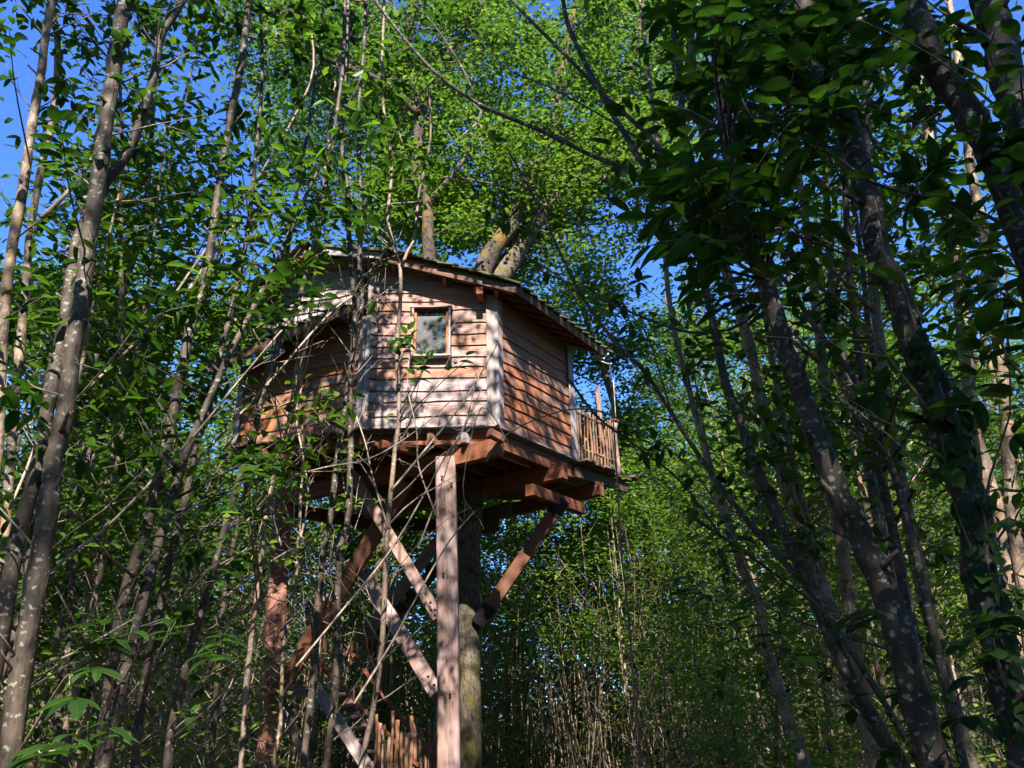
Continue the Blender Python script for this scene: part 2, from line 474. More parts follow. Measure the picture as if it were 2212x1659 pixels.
def clumps(cent, per, spread, seed, flatz=.55):
    r = np.random.RandomState(seed)
    cent = np.asarray(cent)
    k = r.poisson(per, len(cent))
    idx = np.repeat(np.arange(len(cent)), k)
    sp = r.uniform(.6, 1.4, len(cent))[idx] * spread
    off = r.normal(0, 1, (len(idx), 3)) * sp[:, None]; off[:, 2] *= flatz
    return cent[idx] + off

# ================================================================== GROUND
m_g, nt, b = newmat('leaf_litter')
tc = N(nt, 'ShaderNodeTexCoord'); n1 = N(nt, 'ShaderNodeTexNoise'); n1.inputs['Scale'].default_value = 9; n1.inputs['Detail'].default_value = 8
nt.links.new(tc.outputs['Object'], n1.inputs['Vector'])
nt.links.new(ramp(nt, [(.3, (.03, .022, .014)), (.5, (.10, .065, .035)), (.62, (.16, .10, .055)), (.75, (.05, .07, .02))], n1.outputs[0]), b.inputs['Base Color'])
b.inputs['Roughness'].default_value = .95
bp = N(nt, 'ShaderNodeBump'); bp.inputs['Distance'].default_value = .05; nt.links.new(n1.outputs[0], bp.inputs['Height']); nt.links.new(bp.outputs[0], b.inputs['Normal'])
gv, gf = [], []
G = 72
for j in range(G + 1):
    for i in range(G + 1):
        u = (i / G * 2 - 1); w = (j / G * 2 - 1)
        x = math.copysign(abs(u) ** 2.2, u) * 600; y = math.copysign(abs(w) ** 2.2, w) * 600
        d = math.hypot(x, y)
        z = (mnoise.noise(Vector((x * .12, y * .12, 0))) * .12) * min(1, d / 4) - .05
        gv.append((x, y, z))
for j in range(G):
    for i in range(G):
        a = j * (G + 1) + i; gf.append((a, a + 1, a + G + 2, a + G + 1))
go = link('ground', pydata('ground', gv, gf, True), None, None, m_g); go['kind'] = 'structure'

# ================================================================== TREEHOUSE
def fixY(x, y, Y): return at(x, y, Y)
B = at(1072, 918, 12.2); F = B.z
A = atz(782, 925, F); C = atz(1238, 990, F); D = atz(505, 965, F)
E1 = C + Vector((-.7, 2.6, 0)); E2 = D + Vector((1.6, 3.2, 0))
Zv = Vector((0, 0, 1))
def outn(P, Q):     # horizontal outward normal (towards the camera side) for a wall running left to right P->Q
    d = (Q - P).normalized(); n = Vector((d.y, -d.x, 0)); return n.normalized()
nAB, nBC, nDA = outn(A, B), outn(B, C), outn(D, A)
TH = thing('treehouse', 'wooden treehouse with wavy board walls and small window, standing on two tall posts', 'treehouse', (B.x - 1.0, B.y + 1.5, 0))
# board rows, from the photo on the window wall
rowsy = [918, 895, 863, 840, 813, 791, 770, 745, 719, 694, 668, 648, 629, 609, 589, 569, 549]
rows = [hit(1010, y, A, nAB).z for y in rowsy]
rows = [F + (z - rows[0]) for z in rows]
while len(rows) < 26: rows.append(rows[-1] + .15)
zA = hit(782, 556, A, nAB).z; zB = hit(1072, 640, B, nAB).z
zC = hit(1232, 752, C, nBC).z; zBs = hit(1077, 650, B, nBC).z
zD = hit(500, 800, D, nDA).z; zAd = hit(775, 690, A, nDA).z
def plank_row(P, Q, z0, z1, ztop, mat, parent, seed, x0=0.0, x1=None, proud=.034, wav=.026, name='plank'):
    """one live-edged lapped board; ztop(s): upper limit at distance s along the wall"""
    rng = random.Random(seed)
    d = (Q - P); L = d.length; d.normalize(); n = outn(P, Q)
    x1 = L if x1 is None else x1
    k = max(3, min(11, int((x1 - x0) / .24)))
    M = Matrix((d, -n, Zv)).transposed().to_4x4(); M.translation = Vector((P.x, P.y, 0)) + d * x0 + Zv * z0
    vs, fs = [], []
    off = rng.uniform(0, 50)
    cols = []
    for i in range(k + 1):
        s = x0 + (x1 - x0) * i / k
        t = min(z1 + .02, ztop(s))
        bz = z0 + (mnoise.noise(Vector((s * 1.6 + off, seed * .7, 0))) * 1.2 + mnoise.noise(Vector((s * 5 + off, seed * .7, 3))) * .6) * wav - .008
        if rng.random() < .06: bz -= wav * 1.2
        if t - bz < .02: t = bz + .004
        cols.append((s - x0, bz - z0, t - z0))
    if max(c[2] - c[1] for c in cols) < .03: return None
    th = .024
    for (s, b_, t_) in cols:
        fr = (t_ - b_) / max(.05, z1 - z0)
        vs += [(s, -proud, b_), (s, -proud * (1 - min(1, fr)) - .006, t_), (s, -proud * (1 - min(1, fr)) - .006 + th, t_), (s, -proud + th, b_)]
    for i in range(k):
        a = 4 * i
        for j in range(4):
            fs.append((a + j, a + (j + 1) % 4, a + 4 + (j + 1) % 4, a + 4 + j))
    fs.append((3, 2, 1, 0)); e = 4 * k; fs.append((e, e + 1, e + 2, e + 3))
    return link(name, pydata(name, vs, fs), parent, M, mat)
def wall(P, Q, zp, zq, mat, nrows, seed, gaps=(), name='wall', label=None):
    d = Q - P; L = d.length; n = outn(P, Q)
    top = lambda s: zp + (zq - zp) * s / L
    # backing sheet behind the boards
    M = Matrix((d.normalized(), -n, Zv)).transposed().to_4x4(); M.translation = Vector((P.x, P.y, 0))
    mb = []
    vs = [(0, .03, F), (L, .03, F), (L, .03, zq), (0, .03, zp), (0, .09, F), (L, .09, F), (L, .09, zq), (0, .09, zp)]
    if gaps:
        g = gaps[0]
        xs = (g[0], g[1]); zs = (g[2], g[3])
        vs, fs = [], []
        def bx(xa, xb, za, zb, zta=None, ztb=None):
            q = len(vs); zta = zta or zb; ztb = ztb or zb
            for yy in (.03, .09): vs.extend([(xa, yy, za), (xb, yy, za), (xb, yy, ztb), (xa, yy, zta)])
            for f in ((0, 1, 2, 3), (7, 6, 5, 4), (0, 4, 5, 1), (1, 5, 6, 2), (2, 6, 7, 3), (3, 7, 4, 0)): fs.append(tuple(q + i for i in f))
        bx(0, xs[0], F, 0, top(0), top(xs[0])); bx(xs[1], L, F, 0, top(xs[1]), top(L))
        bx(xs[0], xs[1], F, zs[0]); bx(xs[0], xs[1], zs[1], 0, top(xs[0]), top(xs[1]))
    else:
        fs = [(0, 1, 2, 3), (7, 6, 5, 4), (0, 4, 5, 1), (1, 5, 6, 2), (2, 6, 7, 3), (3, 7, 4, 0)]
    w = link(name, pydata(name, vs, fs), TH, M, M_DARKW)
    if label: w['label'] = label
    for i in range(nrows):
        z0, z1 = rows[i], rows[i + 1]
        segs = [(0.0, L)]
        for g in gaps:
            if z0 < g[3] - .03 and z1 > g[2] + .03: segs = [(0.0, g[0]), (g[1], L)]
        if len(segs) == 1 and rb.random() < .4:
            c_ = L * rb.uniform(.25, .75); segs = [(0.0, c_ - .004), (c_ + .004, L)]
        for q, (a, b_) in enumerate(segs):
            plank_row(P, Q, z0, z1, top, mat, w, seed + i * 3 + q, a, b_)
    return w
# window hole on AB
wl = (hit(893, 700, A, nAB) - A).dot((B - A).normalized()); wr = (hit(972, 700, A, nAB) - A).dot((B - A).normalized())
wz0, wz1 = rows[6], rows[10]
wAB = wall(A, B, zA, zB, M_SIDE, 17, 100, [(wl - .03, wr + .03, wz0, wz1)], label='front wall of weathered pinkish grey boards')
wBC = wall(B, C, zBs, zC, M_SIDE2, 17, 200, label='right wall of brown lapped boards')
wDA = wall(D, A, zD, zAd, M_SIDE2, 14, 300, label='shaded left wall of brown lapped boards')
def plainwall(P, Q, zp, zq):
    M = frame(Vector((P.x, P.y, 0)), Vector((Q.x, Q.y, 0))); L = (Q - P).length
    vs = [(0, 0, F), (L, 0, F), (L, 0, zq), (0, 0, zp), (0, -.06, F), (L, -.06, F), (L, -.06, zq), (0, -.06, zp)]
    link('wall', pydata('wall', vs, [(0, 1, 2, 3), (7, 6, 5, 4), (0, 4, 5, 1), (1, 5, 6, 2), (2, 6, 7, 3), (3, 7, 4, 0)]), TH, M, M_SIDE2)
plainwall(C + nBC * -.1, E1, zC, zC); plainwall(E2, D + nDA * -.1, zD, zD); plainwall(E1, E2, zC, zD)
# corner boards
def cboard(P, n, d, w, z0, z1, mat=M_PALE):
    beam('corner_board', Vector((P.x, P.y, z0)) + n * .062 + d * w / 2, Vector((P.x, P.y, z1)) + n * .062 + d * w / 2, w, .03, mat, TH, up=n)
dAB = (B - A).normalized(); dBC = (C - B).normalized(); dDA = (A - D).normalized()
cboard(B, nAB, -dAB, .145, F - .01, zB)
cboard(B - dBC * .02, nBC, dBC, .15, F - .03, zBs, M_SIDE)
beam('corner_post', B + (nAB + nBC) * .02 - Zv * .02, Vector((B.x, B.y, zBs)) + (nAB + nBC) * .02, .09, .09, M_PALE, TH, up=nAB)
cboard(C, nBC, -dBC, .10, F - .03, zC)
beam('corner_board', C + dBC * .05 + nBC * .02 - Zv * .03, Vector((C.x, C.y, zC)) + dBC * .05 + nBC * .02, .10, .10, M_PALE, TH, up=nBC)
cboard(A, nAB, dAB, .11, F, zA)
cboard(A, nDA, -dDA, .10, F, zAd)
cboard(D, nDA, dDA, .11, F, zD)
# splayed little corner return of wavy board ends left of the window wall
for i in range(13):
    z = rows[i]; zz = rows[i + 1]
    p = A + dAB * .11; p = Vector((p.x, p.y, (z + zz) / 2 - .02)) + nAB * .075
    beam('plank_end', p - dAB * .02, p + dAB * .085 - Zv * .03, .03, (zz - z) * .8, M_SIDE, TH, cham=.003)
# bottom sill trim strips
beam('sill_board', A + nAB * .03 - Zv * .03, B + nAB * .03 - Zv * .03, .11, .03, M_PALE, TH)
beam('sill_board', B + nBC * .03 - Zv * .05, C + dBC * .1 + nBC * .03 - Zv * .05, .11, .03, M_PALE, TH)
beam('sill_board', D + nDA * .03 - Zv * .03, A + nDA * .03 - Zv * .03, .11, .03, M_DARKW, TH)
# window
m_gl, nt, b = newmat('window_glass')
b.inputs['Base Color'].default_value = (.012, .012, .016, 1); b.inputs['Roughness'].default_value = .4
gl = N(nt, 'ShaderNodeBsdfGlossy'); gl.inputs['Roughness'].default_value = .0; gl.inputs['Color'].default_value = (.85, .85, 1, 1)
mx = N(nt, 'ShaderNodeMixShader'); mx.inputs[0].default_value = .13
nt.links.new(b.outputs[0], mx.inputs[1]); nt.links.new(gl.outputs[0], mx.inputs[2]); nt.links.new(mx.outputs[0], nt.nodes['Material Output'].inputs[0])
WN = thing_m = bpy.data.objects.new('window', None)
wc = A + dAB * (wl + wr) / 2; wc = Vector((wc.x, wc.y, (wz0 + wz1) / 2))
COL.objects.link(WN); WN.parent = TH; WN.matrix_local = WLOC[TH.name].inverted() @ Matrix.Translation(wc); WLOC[WN.name] = Matrix.Translation(wc)
Wp = lambda s, z, o: Vector((A.x, A.y, 0)) + dAB * s + Zv * z + nAB * o
for s in (wl, wr):
    k = 1 if s == wr else -1
    beam('frame', Wp(s, wz0, .07), Wp(s, wz1, .07), .035, .12, M_PALE, WN, up=nAB)
    beam('sash', Wp(s - k * .04, wz0 + .03, .035), Wp(s - k * .04, wz1 - .03, .035), .045, .07, M_NEWW, WN, up=nAB)
beam('lintel', Wp(wl - .05, wz1 + .015, .075), Wp(wr + .05, wz1 + .015, .075), .13, .035, M_SIDE, WN)
beam('sill', Wp(wl - .04, wz0 - .012, .08), Wp(wr + .04, wz0 - .012, .08), .15, .035, M_PALE, WN)
beam('sash', Wp(wl + .02, wz0 + .035, .035), Wp(wr - .02, wz0 + .035, .035), .07, .045, M_NEWW, WN)
beam('sash', Wp(wl + .02, wz1 - .025, .035), Wp(wr - .02, wz1 - .025, .035), .07, .04, M_DARKW, WN)
pm = [Wp(wl + .05, wz0 + .05, .02), Wp(wr - .05, wz0 + .05, .02), Wp(wr - .05, wz1 - .04, .02), Wp(wl + .05, wz1 - .04, .02)]
pm += [p - nAB * .006 for p in pm]
mbp = MB(); mbp.v = pm; mbp.f = [(0, 1, 2, 3), (7, 6, 5, 4), (0, 4, 5, 1), (1, 5, 6, 2), (2, 6, 7, 3), (3, 7, 4, 0)]
mbp.build('pane', m_gl, WN, False)

# ---- roof
oAB, oBC = .34, .55
PAB = A + nAB * oAB; PBC = B + nBC * oBC
R0 = hit(818, 545, PAB, nAB); R1 = hit(1113, 618, PAB, nAB)
R2 = hit(1308, 760, PBC, nBC)
R1 = hit(1113, 618, PBC, nBC) * .5 + R1 * .5
def slab(name, pts, th, mat, parent, smooth=False):
    n = (pts[1] - pts[0]).cross(pts[2] - pts[0]).normalized()
    if n.z < 0: n = -n
    vs = list(pts) + [p + n * th for p in pts]; k = len(pts)
    fs = [tuple(range(k)), tuple(reversed(range(k, 2 * k)))] + [(i, k + i, k + (i + 1) % k, (i + 1) % k) for i in range(k)]
    m = MB(); m.v = vs; m.f = fs
    return m.build(name, mat, parent, smooth)
dE = (R2 - R1)
R3 = R0 + dE * 1.15; R2b = R1 + dE * 1.0
roof = slab('roof', [R0, R1, R2, R3], .03, M_DARKW, TH)
roof['label'] = 'mossy shingled roof slope over the window side'
nrf = (R1 - R0).cross(R2 - R0).normalized()
if nrf.z < 0: nrf = -nrf
slope = (R1 - R0); SL = slope.length; sd = slope.normalized(); ed = dE.normalized(); EL = dE.length
# shingle courses (each shingle a board whose edge shows along verge and eave)
rs = random.Random(8)
nc = 9
for i in range(nc):
    t0 = i / nc
    nsh = 14
    for j in range(nsh):
        w = EL * 1.12 / nsh
        p0 = R0 + slope * (t0 - .01) + ed * (w * (j + .5) - .13 + rs.uniform(-.03, .03)) + nrf * (.047 + rs.uniform(0, .012))
        p1 = R0 + slope * (t0 + 1.28 / nc) + ed * (w * (j + .5) - .13 + rs.uniform(-.03, .03)) + nrf * (.075 + rs.uniform(0, .02))
        if i == nc - 1: p1 = R1 + ed * (w * (j + .5) - .04) + sd * (.05 + rs.uniform(-.02, .02)) + nrf * .06
        beam('shingle', p0, p1, w * .95, .032, M_ROOF, roof, up=nrf, cham=.003)
# verge fascia over AB and eave board over BC
beam('fascia_board', R0 - nrf * .09, R1 - nrf * .06 + sd * .02, .035, .13, M_FASC, TH, up=nrf)
beam('eave_board', R1 - nrf * .05, R2 - nrf * .05, .04, .12, M_DARKW, TH, up=nrf)
# rafters under the eave
for k in range(8):
    q = R1 + ed * (EL * (k + .3) / 8)
    beam('rafter', q - sd * 1.6 - nrf * .07, q - sd * .06 - nrf * .07, .06, .11, M_BEAM, TH, up=nrf)
# purlin ends showing at the verge
for (x, y, l) in ((1036, 628, .5),):
    p = hit(x, y, PAB, nAB); beam('purlin', p - nAB * .62, p + nAB * .02, .11, .13, M_BEAM, TH)
for q in range(3):
    p = R0.lerp(R1, .12 + q * .38) - nrf * .13 - nAB * .02
    beam('lookout', p - nAB * .40, p, .07, .08, M_BEAM, TH)
# curved bracket at the corner under the purlin
mb = MB()
pb = hit(1028, 642, A, nAB) + nAB * .2
mb.tube(catmull([(pb + Zv * .1, .045), (pb + dAB * .05 - Zv * .05, .05), (pb + dAB * .17 - Zv * .14 - nAB * .12, .045)], 4), 6)
mb.build('bracket', M_BEAM, TH)
# back roof slope so the house is closed from above
Rb = R3 + Vector((-3.4, 1.2, -.7))
slab('roof', [R0 + nrf * .0, R3, Rb, R0 + Vector((-1.9, .6, .1))], .05, M_ROOF, TH)

# ---- left gable standing above the skirt roof
PG = A + nDA * .02
gp = lambda x, y, o=0.0: hit(x, y, A + nDA * o, nDA)
gtop = [(560, 722), (548, 655), (600, 618), (655, 560), (700, 552), (790, 556), (790, 652)]
gpts = [gp(x, y, -.10) for x, y in gtop]
gw = slab('gable_wall', gpts, .0, M_DARKW, TH) if False else None
m = MB(); m.v = gpts + [p - nDA * .06 for p in gpts]; k = len(gpts)
m.f = [tuple(range(k)), tuple(reversed(range(k, 2 * k)))] + [(i, k + i, k + (i + 1) % k, (i + 1) % k) for i in range(k)]
gw = m.build('gable_wall', M_DARKW, TH, False)
gw['label'] = 'pale grey boarded gable above the left wall'
# boards following the pixel rows of the gable
gr = [(722, 652), (700, 628), (678, 607), (655, 588), (632, 572), (610, 560)]
Lg = (gpts[6] - gpts[0])
gz = [gp(780, y).z for y in (652, 630, 609, 589, 572, 556)]
Gp, Gq = Vector((gpts[0].x, gpts[0].y, 0)) + nDA * .08, Vector((gpts[6].x, gpts[6].y, 0)) + nDA * .08
GL = (Gq - Gp).length
zlow = gpts[0].z
tp = [( (p - Gp).dot((Gq - Gp).normalized()), p.z) for p in gpts[1:6]]
def gtopf(s):
    for (a, za), (b_, zb) in zip(tp, tp[1:]):
        if a <= s <= b_: return za + (zb - za) * (s - a) / max(1e-4, b_ - a)
    return tp[0][1] if s < tp[0][0] else tp[-1][1]
zz = zlow - .0
i = 0
while zz < max(t[1] for t in tp) - .02:
    plank_row(Gp, Gq, zz, zz + .2, gtopf, M_PALE, gw, 400 + i, 0, GL, name='plank'); zz += .2; i += 1
# gable wide low board, bargeboard and top fascia
beam('fascia_board', gp(562, 726, .45), gp(757, 664, .45) , .03, .10, M_PALE, TH, up=Zv)
bb = beam('bargeboard', gp(545, 640, .42), gp(660, 541, .42), .04, .2, M_SIDE, TH, up=Zv)
beam('bargeboard', gp(505, 690, .42), gp(546, 642, .42), .04, .16, M_SIDE, TH, up=Zv)
beam('fascia_board', gp(668, 541, .42), gp(826, 552, .36), .035, .15, M_PALE, TH, up=Zv, label='pale curved fascia board along the gable top')
back = Vector((.9, 2.6, .1))
gr1 = slab('roof', [gp(500, 684, .46), gp(660, 530, .46), gp(660, 530, .46) + back, gp(500, 684, .46) + back], .05, M_ROOF, TH)
gr2 = slab('roof', [gp(655, 529, .46), gp(828, 541, .46), gp(828, 541, .3) + back, gp(655, 529, .3) + back], .05, M_ROOF, TH)
for j in range(12):
    t = j / 12
    p = gp(545, 630, .5).lerp(gp(660, 527, .5), t)
    q = gp(545, 630, .5).lerp(gp(660, 527, .5), t + .07)
    beam('shingle', p + Zv * .02, q + Zv * .045, .16, .02, M_STICK, gr1, cham=.003)
for j in range(7):    # stepped shingle ends
    p = gp(541 + j * 4.5, 660 + j * 9, .25); beam('shingle', p - dDA * .06, p + dDA * .10, .2, .03, M_SIDE, gr1, cham=.003)
# skirt roof over the left wall
s0, s1 = gp(452, 792, .62), gp(757, 661, .62)
w0, w1 = gp(470, 700, -.05), gp(775, 648, -.05)
w0.z = s0.z + .28; w1.z = s1.z + .28
zsk = (s0.z + s1.z) / 2
sk = slab('skirt_roof', [s0, s1, w1, w0], .035, M_DARKW, TH)
for j in range(11):
    t = (j + .5) / 11
    a = s0.lerp(s1, t); b_ = w0.lerp(w1, t)
    beam('shingle', b_ + Zv * .06, a + Zv * .05 + nDA * .04, (s1 - s0).length / 11 * .95, .025, M_ROOF, sk, cham=.003)
beam('eave_board', s0 - Zv * .05, s1 - Zv * .05, .03, .15, M_DARKW, TH)
for j in range(7):
    t = (j + .5) / 7
    beam('rafter', w0.lerp(w1, t) - Zv * .1, s0.lerp(s1, t) - Zv * .06, .06, .1, M_BEAM, TH)

# ---- floor and timbers below
def flr(name, pts, z, th, mat):
    return slab(name, [Vector((p.x, p.y, z - th)) for p in pts], th, mat, TH)
DK = atz(1352, 1034, F - .06)       # far end of the deck along the BC line
dkd = (DK - C); dkd.z = 0
flr('floor', [A, B, C, E1, E2, D], F - .05, .06, M_DARKW)
rimz = F - .24
beam('rim_joist', B - Zv * .24 - nBC * .06, C - Zv * .24 - nBC * .06, .07, .26, M_BEAM, TH)
beam('rim_joist', A - Zv * .2 - nAB * .12, B - Zv * .2 - nAB * .12, .06, .18, M_BEAM, TH)
beam('rim_joist', D - Zv * .2 - nDA * .12, A - Zv * .2 - nDA * .12, .06, .18, M_BEAM, TH)
for k in range(9):
    t = k / 8.0
    # joists run parallel to the right wall, back under the floor
    base = D.lerp(A, (t - 0) * 2.0) if t < .5 else A.lerp(B, (t - .5) * 2.0)
    if k == 8: break
    nn = nDA if t < .5 else nAB
    p = base - Zv * .21 + nn * .03
    beam('joist', p, p + dBC * (3.9 if t > .2 else 3.0), .075, .17, M_PALE if k == 7 else M_BEAM, TH)
zb = F - .50
def mainbeam(x0, y0, x1, y1, h, w, zbot, mat=M_BEAM, ext=0.0):
    a = atz(x0, y0, zbot); b_ = atz(x1, y1, zbot); dd = (b_ - a).normalized()
    return beam('beam', a + Zv * h / 2, b_ + dd * ext + Zv * h / 2, w, h, mat, TH, cham=.012)
zbot = F - .60
mainbeam(1083, 985, 603, 1092, .30, .16, zbot, ext=.6)
mainbeam(1222, 1034, 1000, 1081, .30, .15, zbot, ext=2.8)
mainbeam(1300, 1070, 1190, 1096, .26, .15, zbot - .0, ext=3.2)
bx1 = atz(950, 1002, zbot)
# carved knee blocks (beam noses) at the near corner
for (x0, y0, x1, y1) in ((1056, 934, 1086, 950), (895, 975, 822, 960)):
    a = atz(x0, y0, F - .30); b_ = atz(x1, y1, F - .38); beam('corbel', a, b_, .12, .14, M_BEAM, TH, cham=.02)
# posts
ps = lambda x, y: atz(x, y, zbot)
PF = atz(962, 1006, zbot); PL = atz(607, 1092, zbot)
wF = px2m(PF, 42); wL = px2m(PL, 38)
def toground(x0, y0, x1, y1, Y):
    a = at(x0, y0, Y); b_ = at(x1, y1, Y); d = b_ - a
    return a, a + d * ((a.z + .3) / (a.z - b_.z))
a, b_ = toground(963, 1003, 969, 1659, PF.y); beam('post', b_, a + Zv * .1, wF * 1.0, wF * .86, M_POST, TH, up=nAB, cham=.02, label='front squared timber post')
a, b_ = toground(611, 1088, 575, 1659, PL.y); beam('post', b_, a + Zv * .1, wL * .98, wL * .98, M_RPOST, TH, up=Vector((.45, -1, 0)).normalized(), cham=.02, label='left squared timber post')
YF, YL = PF.y, PL.y
def brace(x0, y0, Y0, x1, y1, Y1, w, t, mat=M_BEAM, up=None, label=None):
    p, q = at(x0, y0, Y0), at(x1, y1, Y1)
    v = (q - p).normalized(); n_ = v.cross(Vector((0, 1, 0))).normalized()
    return beam('brace', p, q, t, w, mat, TH, up=n_, label=label)
brace(752, 1010, 13.3, 948, 1335, YF - .05, px2m(PF, 24), .09, M_POST, label='brace running down into the front post')
brace(878, 1040, 13.0, 578, 1535, YL - .05, px2m(PL, 30), .12, M_BEAM, label='long brace crossing down to the left post')
brace(775, 1222, 14.1, 945, 1500, YF + .1, px2m(PF, 30), .12, M_POST)
brace(1213, 1085, 14.0, 1046, 1330, 14.3, .22, .2, M_BEAM, label='brace bolted to the oak trunk')
# black iron shoes of the oak brace
m_ir, nt, b = newmat('black_iron'); b.inputs['Base Color'].default_value = (.012, .011, .01, 1); b.inputs['Roughness'].default_value = .6; b.inputs['Metallic'].default_value = .6
p, q = at(1213, 1085, 14.0), at(1046, 1330, 14.3); v = (q - p).normalized()
beam('iron_shoe', p - v * .05, p + v * .28, .24, .26, m_ir, TH, up=v.cross(Vector((0, 1, 0))))
beam('iron_shoe', q - v * .2, q + v * .18, .24, .26, m_ir, TH, up=v.cross(Vector((0, 1, 0))))
beam('beam', atz(1143, 1058, zbot - .24), atz(1256, 1100, zbot - .24), .16, .2, M_BEAM, TH)
# cradle timbers round the oak
for (x0, y0, x1, y1, z) in ((1100, 1098, 1000, 1128, zbot - .1), (1075, 1135, 985, 1128, zbot - .25), (770, 1130, 1070, 1140, zbot - .05), (610, 1100, 800, 1130, zbot - .02)):
    beam('beam', atz(x0, y0, z), atz(x1, y1, z), .16, .24, M_DARKW, TH)
# ---- deck at the right end
deck = slab('deck', [Vector((p.x, p.y, F - .12)) for p in (C + nBC * .12 + dBC * .05, DK + nBC * .12, DK + Vector((-1.9, .9, 0)), E1 + Vector((.1, 0, 0)))], .04, M_DARKW, TH)
DL = (DK - C).length; dd = (DK - C); dd.z = 0; dd.normalize()
for k in range(7):
    p = C + dd * (.12 + k * .155); ln = .18 + rs.uniform(-.03, .1)
    beam('deck_board', Vector((p.x, p.y, F - .06)) + nBC * ln, Vector((p.x, p.y, F - .06)) - nBC * 1.2, .14, .045, M_DARKW if k % 2 else M_POST, deck)
beam('rim_joist', C - Zv * .26, Vector((DK.x, DK.y, F - .26)) + dd * .0, .06, .2, M_DARKW, TH)
beam('deck_board', Vector((DK.x, DK.y, F - .03)) - nBC * .5 - dd * .05, Vector((DK.x, DK.y, F - .03)) + dd * .12 + nBC * .16, .2, .05, M_DARKW, deck)
# railing of peeled sticks
rail_a = C + dd * .12 + Zv * .98; rail_b = C + dd * (DL * .80) + Zv * .93
rl = bpy.data.objects.new('railing', None); COL.objects.link(rl); rl.parent = TH
ml = Matrix.Translation(C); rl.matrix_local = WLOC[TH.name].inverted() @ ml; WLOC[rl.name] = ml
def stick(name, p, q, r, mat, parent, seed, sides=7):
    rng = random.Random(seed); m_ = MB(); P = []
    for k in range(5):
        t = k / 4; j = 0 if k in (0, 4) else 1
        P.append((p.lerp(q, t) + Vector((rng.uniform(-1, 1), rng.uniform(-1, 1), 0)) * r * .55 * j, r * rng.uniform(.85, 1.12)))
    m_.tube(catmull(P, 2), sides, .05, seed)
    L_ = (q - p).length
    # local X along the stick so the grain follows it
    M = frame(p, q); Mi = M.inverted()
    me = pydata(name, [Mi @ v for v in m_.v], m_.f, True)
    return link(name, me, parent, M, mat)
nb = 12
for k in range(nb):
    t = (k + .5) / nb
    p = C + dd * (.14 + (DL * .80 - .14) * t); q = p + Zv * (1.04 + rs.uniform(-.07, .09)) + dd * rs.uniform(-.03, .03)
    stick('baluster', p - Zv * .05, q, .019 * rs.uniform(.8, 1.25), M_STICK, rl, 60 + k)
stick('rail', rail_a, rail_b, .03, M_STICK, rl, 90); stick('rail', rail_a - Zv * .72, rail_b - Zv * .70, .026, M_STICK, rl, 91)
ep = C + dd * (DL * .86)
stick('rail_post', ep - Zv * .06, ep + Zv * 1.1, .06, M_POST, rl, 93, 8)
beam('post_cap', ep + Zv * 1.1, ep + Zv * 1.17, .15, .15, M_DARKW, rl, up=nBC)
# second railing side going back from the deck corner
for k in range(6):
    p = ep + Vector((-.18 * (k + 1), .26 * (k + 1), 0)); stick('baluster', p - Zv * .05, p + Zv * 1.03, .025, M_STICK, rl, 120 + k)
# post carrying the roof corner, with pale gutter bracket
q = atz(1296, 905, F + .4); q = hit(1296, 900, C + nBC * -.45, nBC)
tpz = R2.z - .02
beam('deck_post', Vector((q.x, q.y, F - .1)), Vector((q.x, q.y, tpz)), .075, .075, M_POST, TH, up=nBC)
m_wh, nt, b = newmat('white_metal'); b.inputs['Base Color'].default_value = (.6, .6, .62, 1); b.inputs['Roughness'].default_value = .4
g0 = R2 + ed * .02
beam('gutter_bracket', g0 - Zv * .02 + sd * .05, g0 - Zv * .16 - sd * .06, .05, .03, m_wh, TH)
beam('gutter_bracket', g0 - Zv * .16 - sd * .06, g0 - Zv * .14 - sd * .24, .05, .03, m_wh, TH)
mb = MB(); gq = g0 - Zv * .2
mb.tube(catmull([(gq - sd * .28, .012), (gq - Zv * .05, .012), (gq + sd * .1 - Zv * .02, .012)], 3), 5); mb.build('gutter_bracket', m_wh, TH)
# coach bolts through posts, braces and beam ends
def bolt(x, y, Y, n_=Vector((0, -1, 0))):
    p = at(x, y, Y); mb = MB(); mb.tube([(p, .02), (p + n_ * .02, .02), (p + n_ * .035, .012)], 8, 0, 1); mb.build('bolt', m_ir, TH, False)
for (x, y) in ((940, 1318), (930, 1302), (938, 1480), (925, 1462)): bolt(x, y, YF - .14)
for (x, y) in ((955, 1030), (975, 1045), (958, 1240), (972, 1500)): bolt(x, y, YF - wF / 2 - .005)
for (x, y) in ((596, 1500), (606, 1484), (582, 1560)): bolt(x, y, YL - wL / 2 - .03)
for (x, y) in ((825, 1128), (832, 1143)): bolt(x, y, 12.6)
# hanging rope at the right of the deck
mb = MB(); r0 = at(1325, 820, 15.2); r1 = at(1336, 1000, 15.2)
mb.tube([(r0, .012), (r1, .01)], 5)
rope = mb.build('rope', M_DEAD, None); tag(rope, 'thin pale rope hanging at the right end of the deck', 'rope')

# ================================================================== STAIRCASE behind the posts
st0 = at(745, 1600, 14.4)
SC_ = thing('staircase', 'wooden stairs with stick railings climbing behind the posts under the house', 'staircase', (st0.x, st0.y, 0))
def fl(x0, y0, Y0, x1, y1, Y1, wpx, mat=M_POST, nm='stringer'):
    p, q = at(x0, y0, Y0), at(x1, y1, Y1); v = (q - p).normalized()
    return beam(nm, p, q, .05, px2m(p, wpx), mat, SC_, up=v.cross(Vector((0, 1, 0))).normalized())
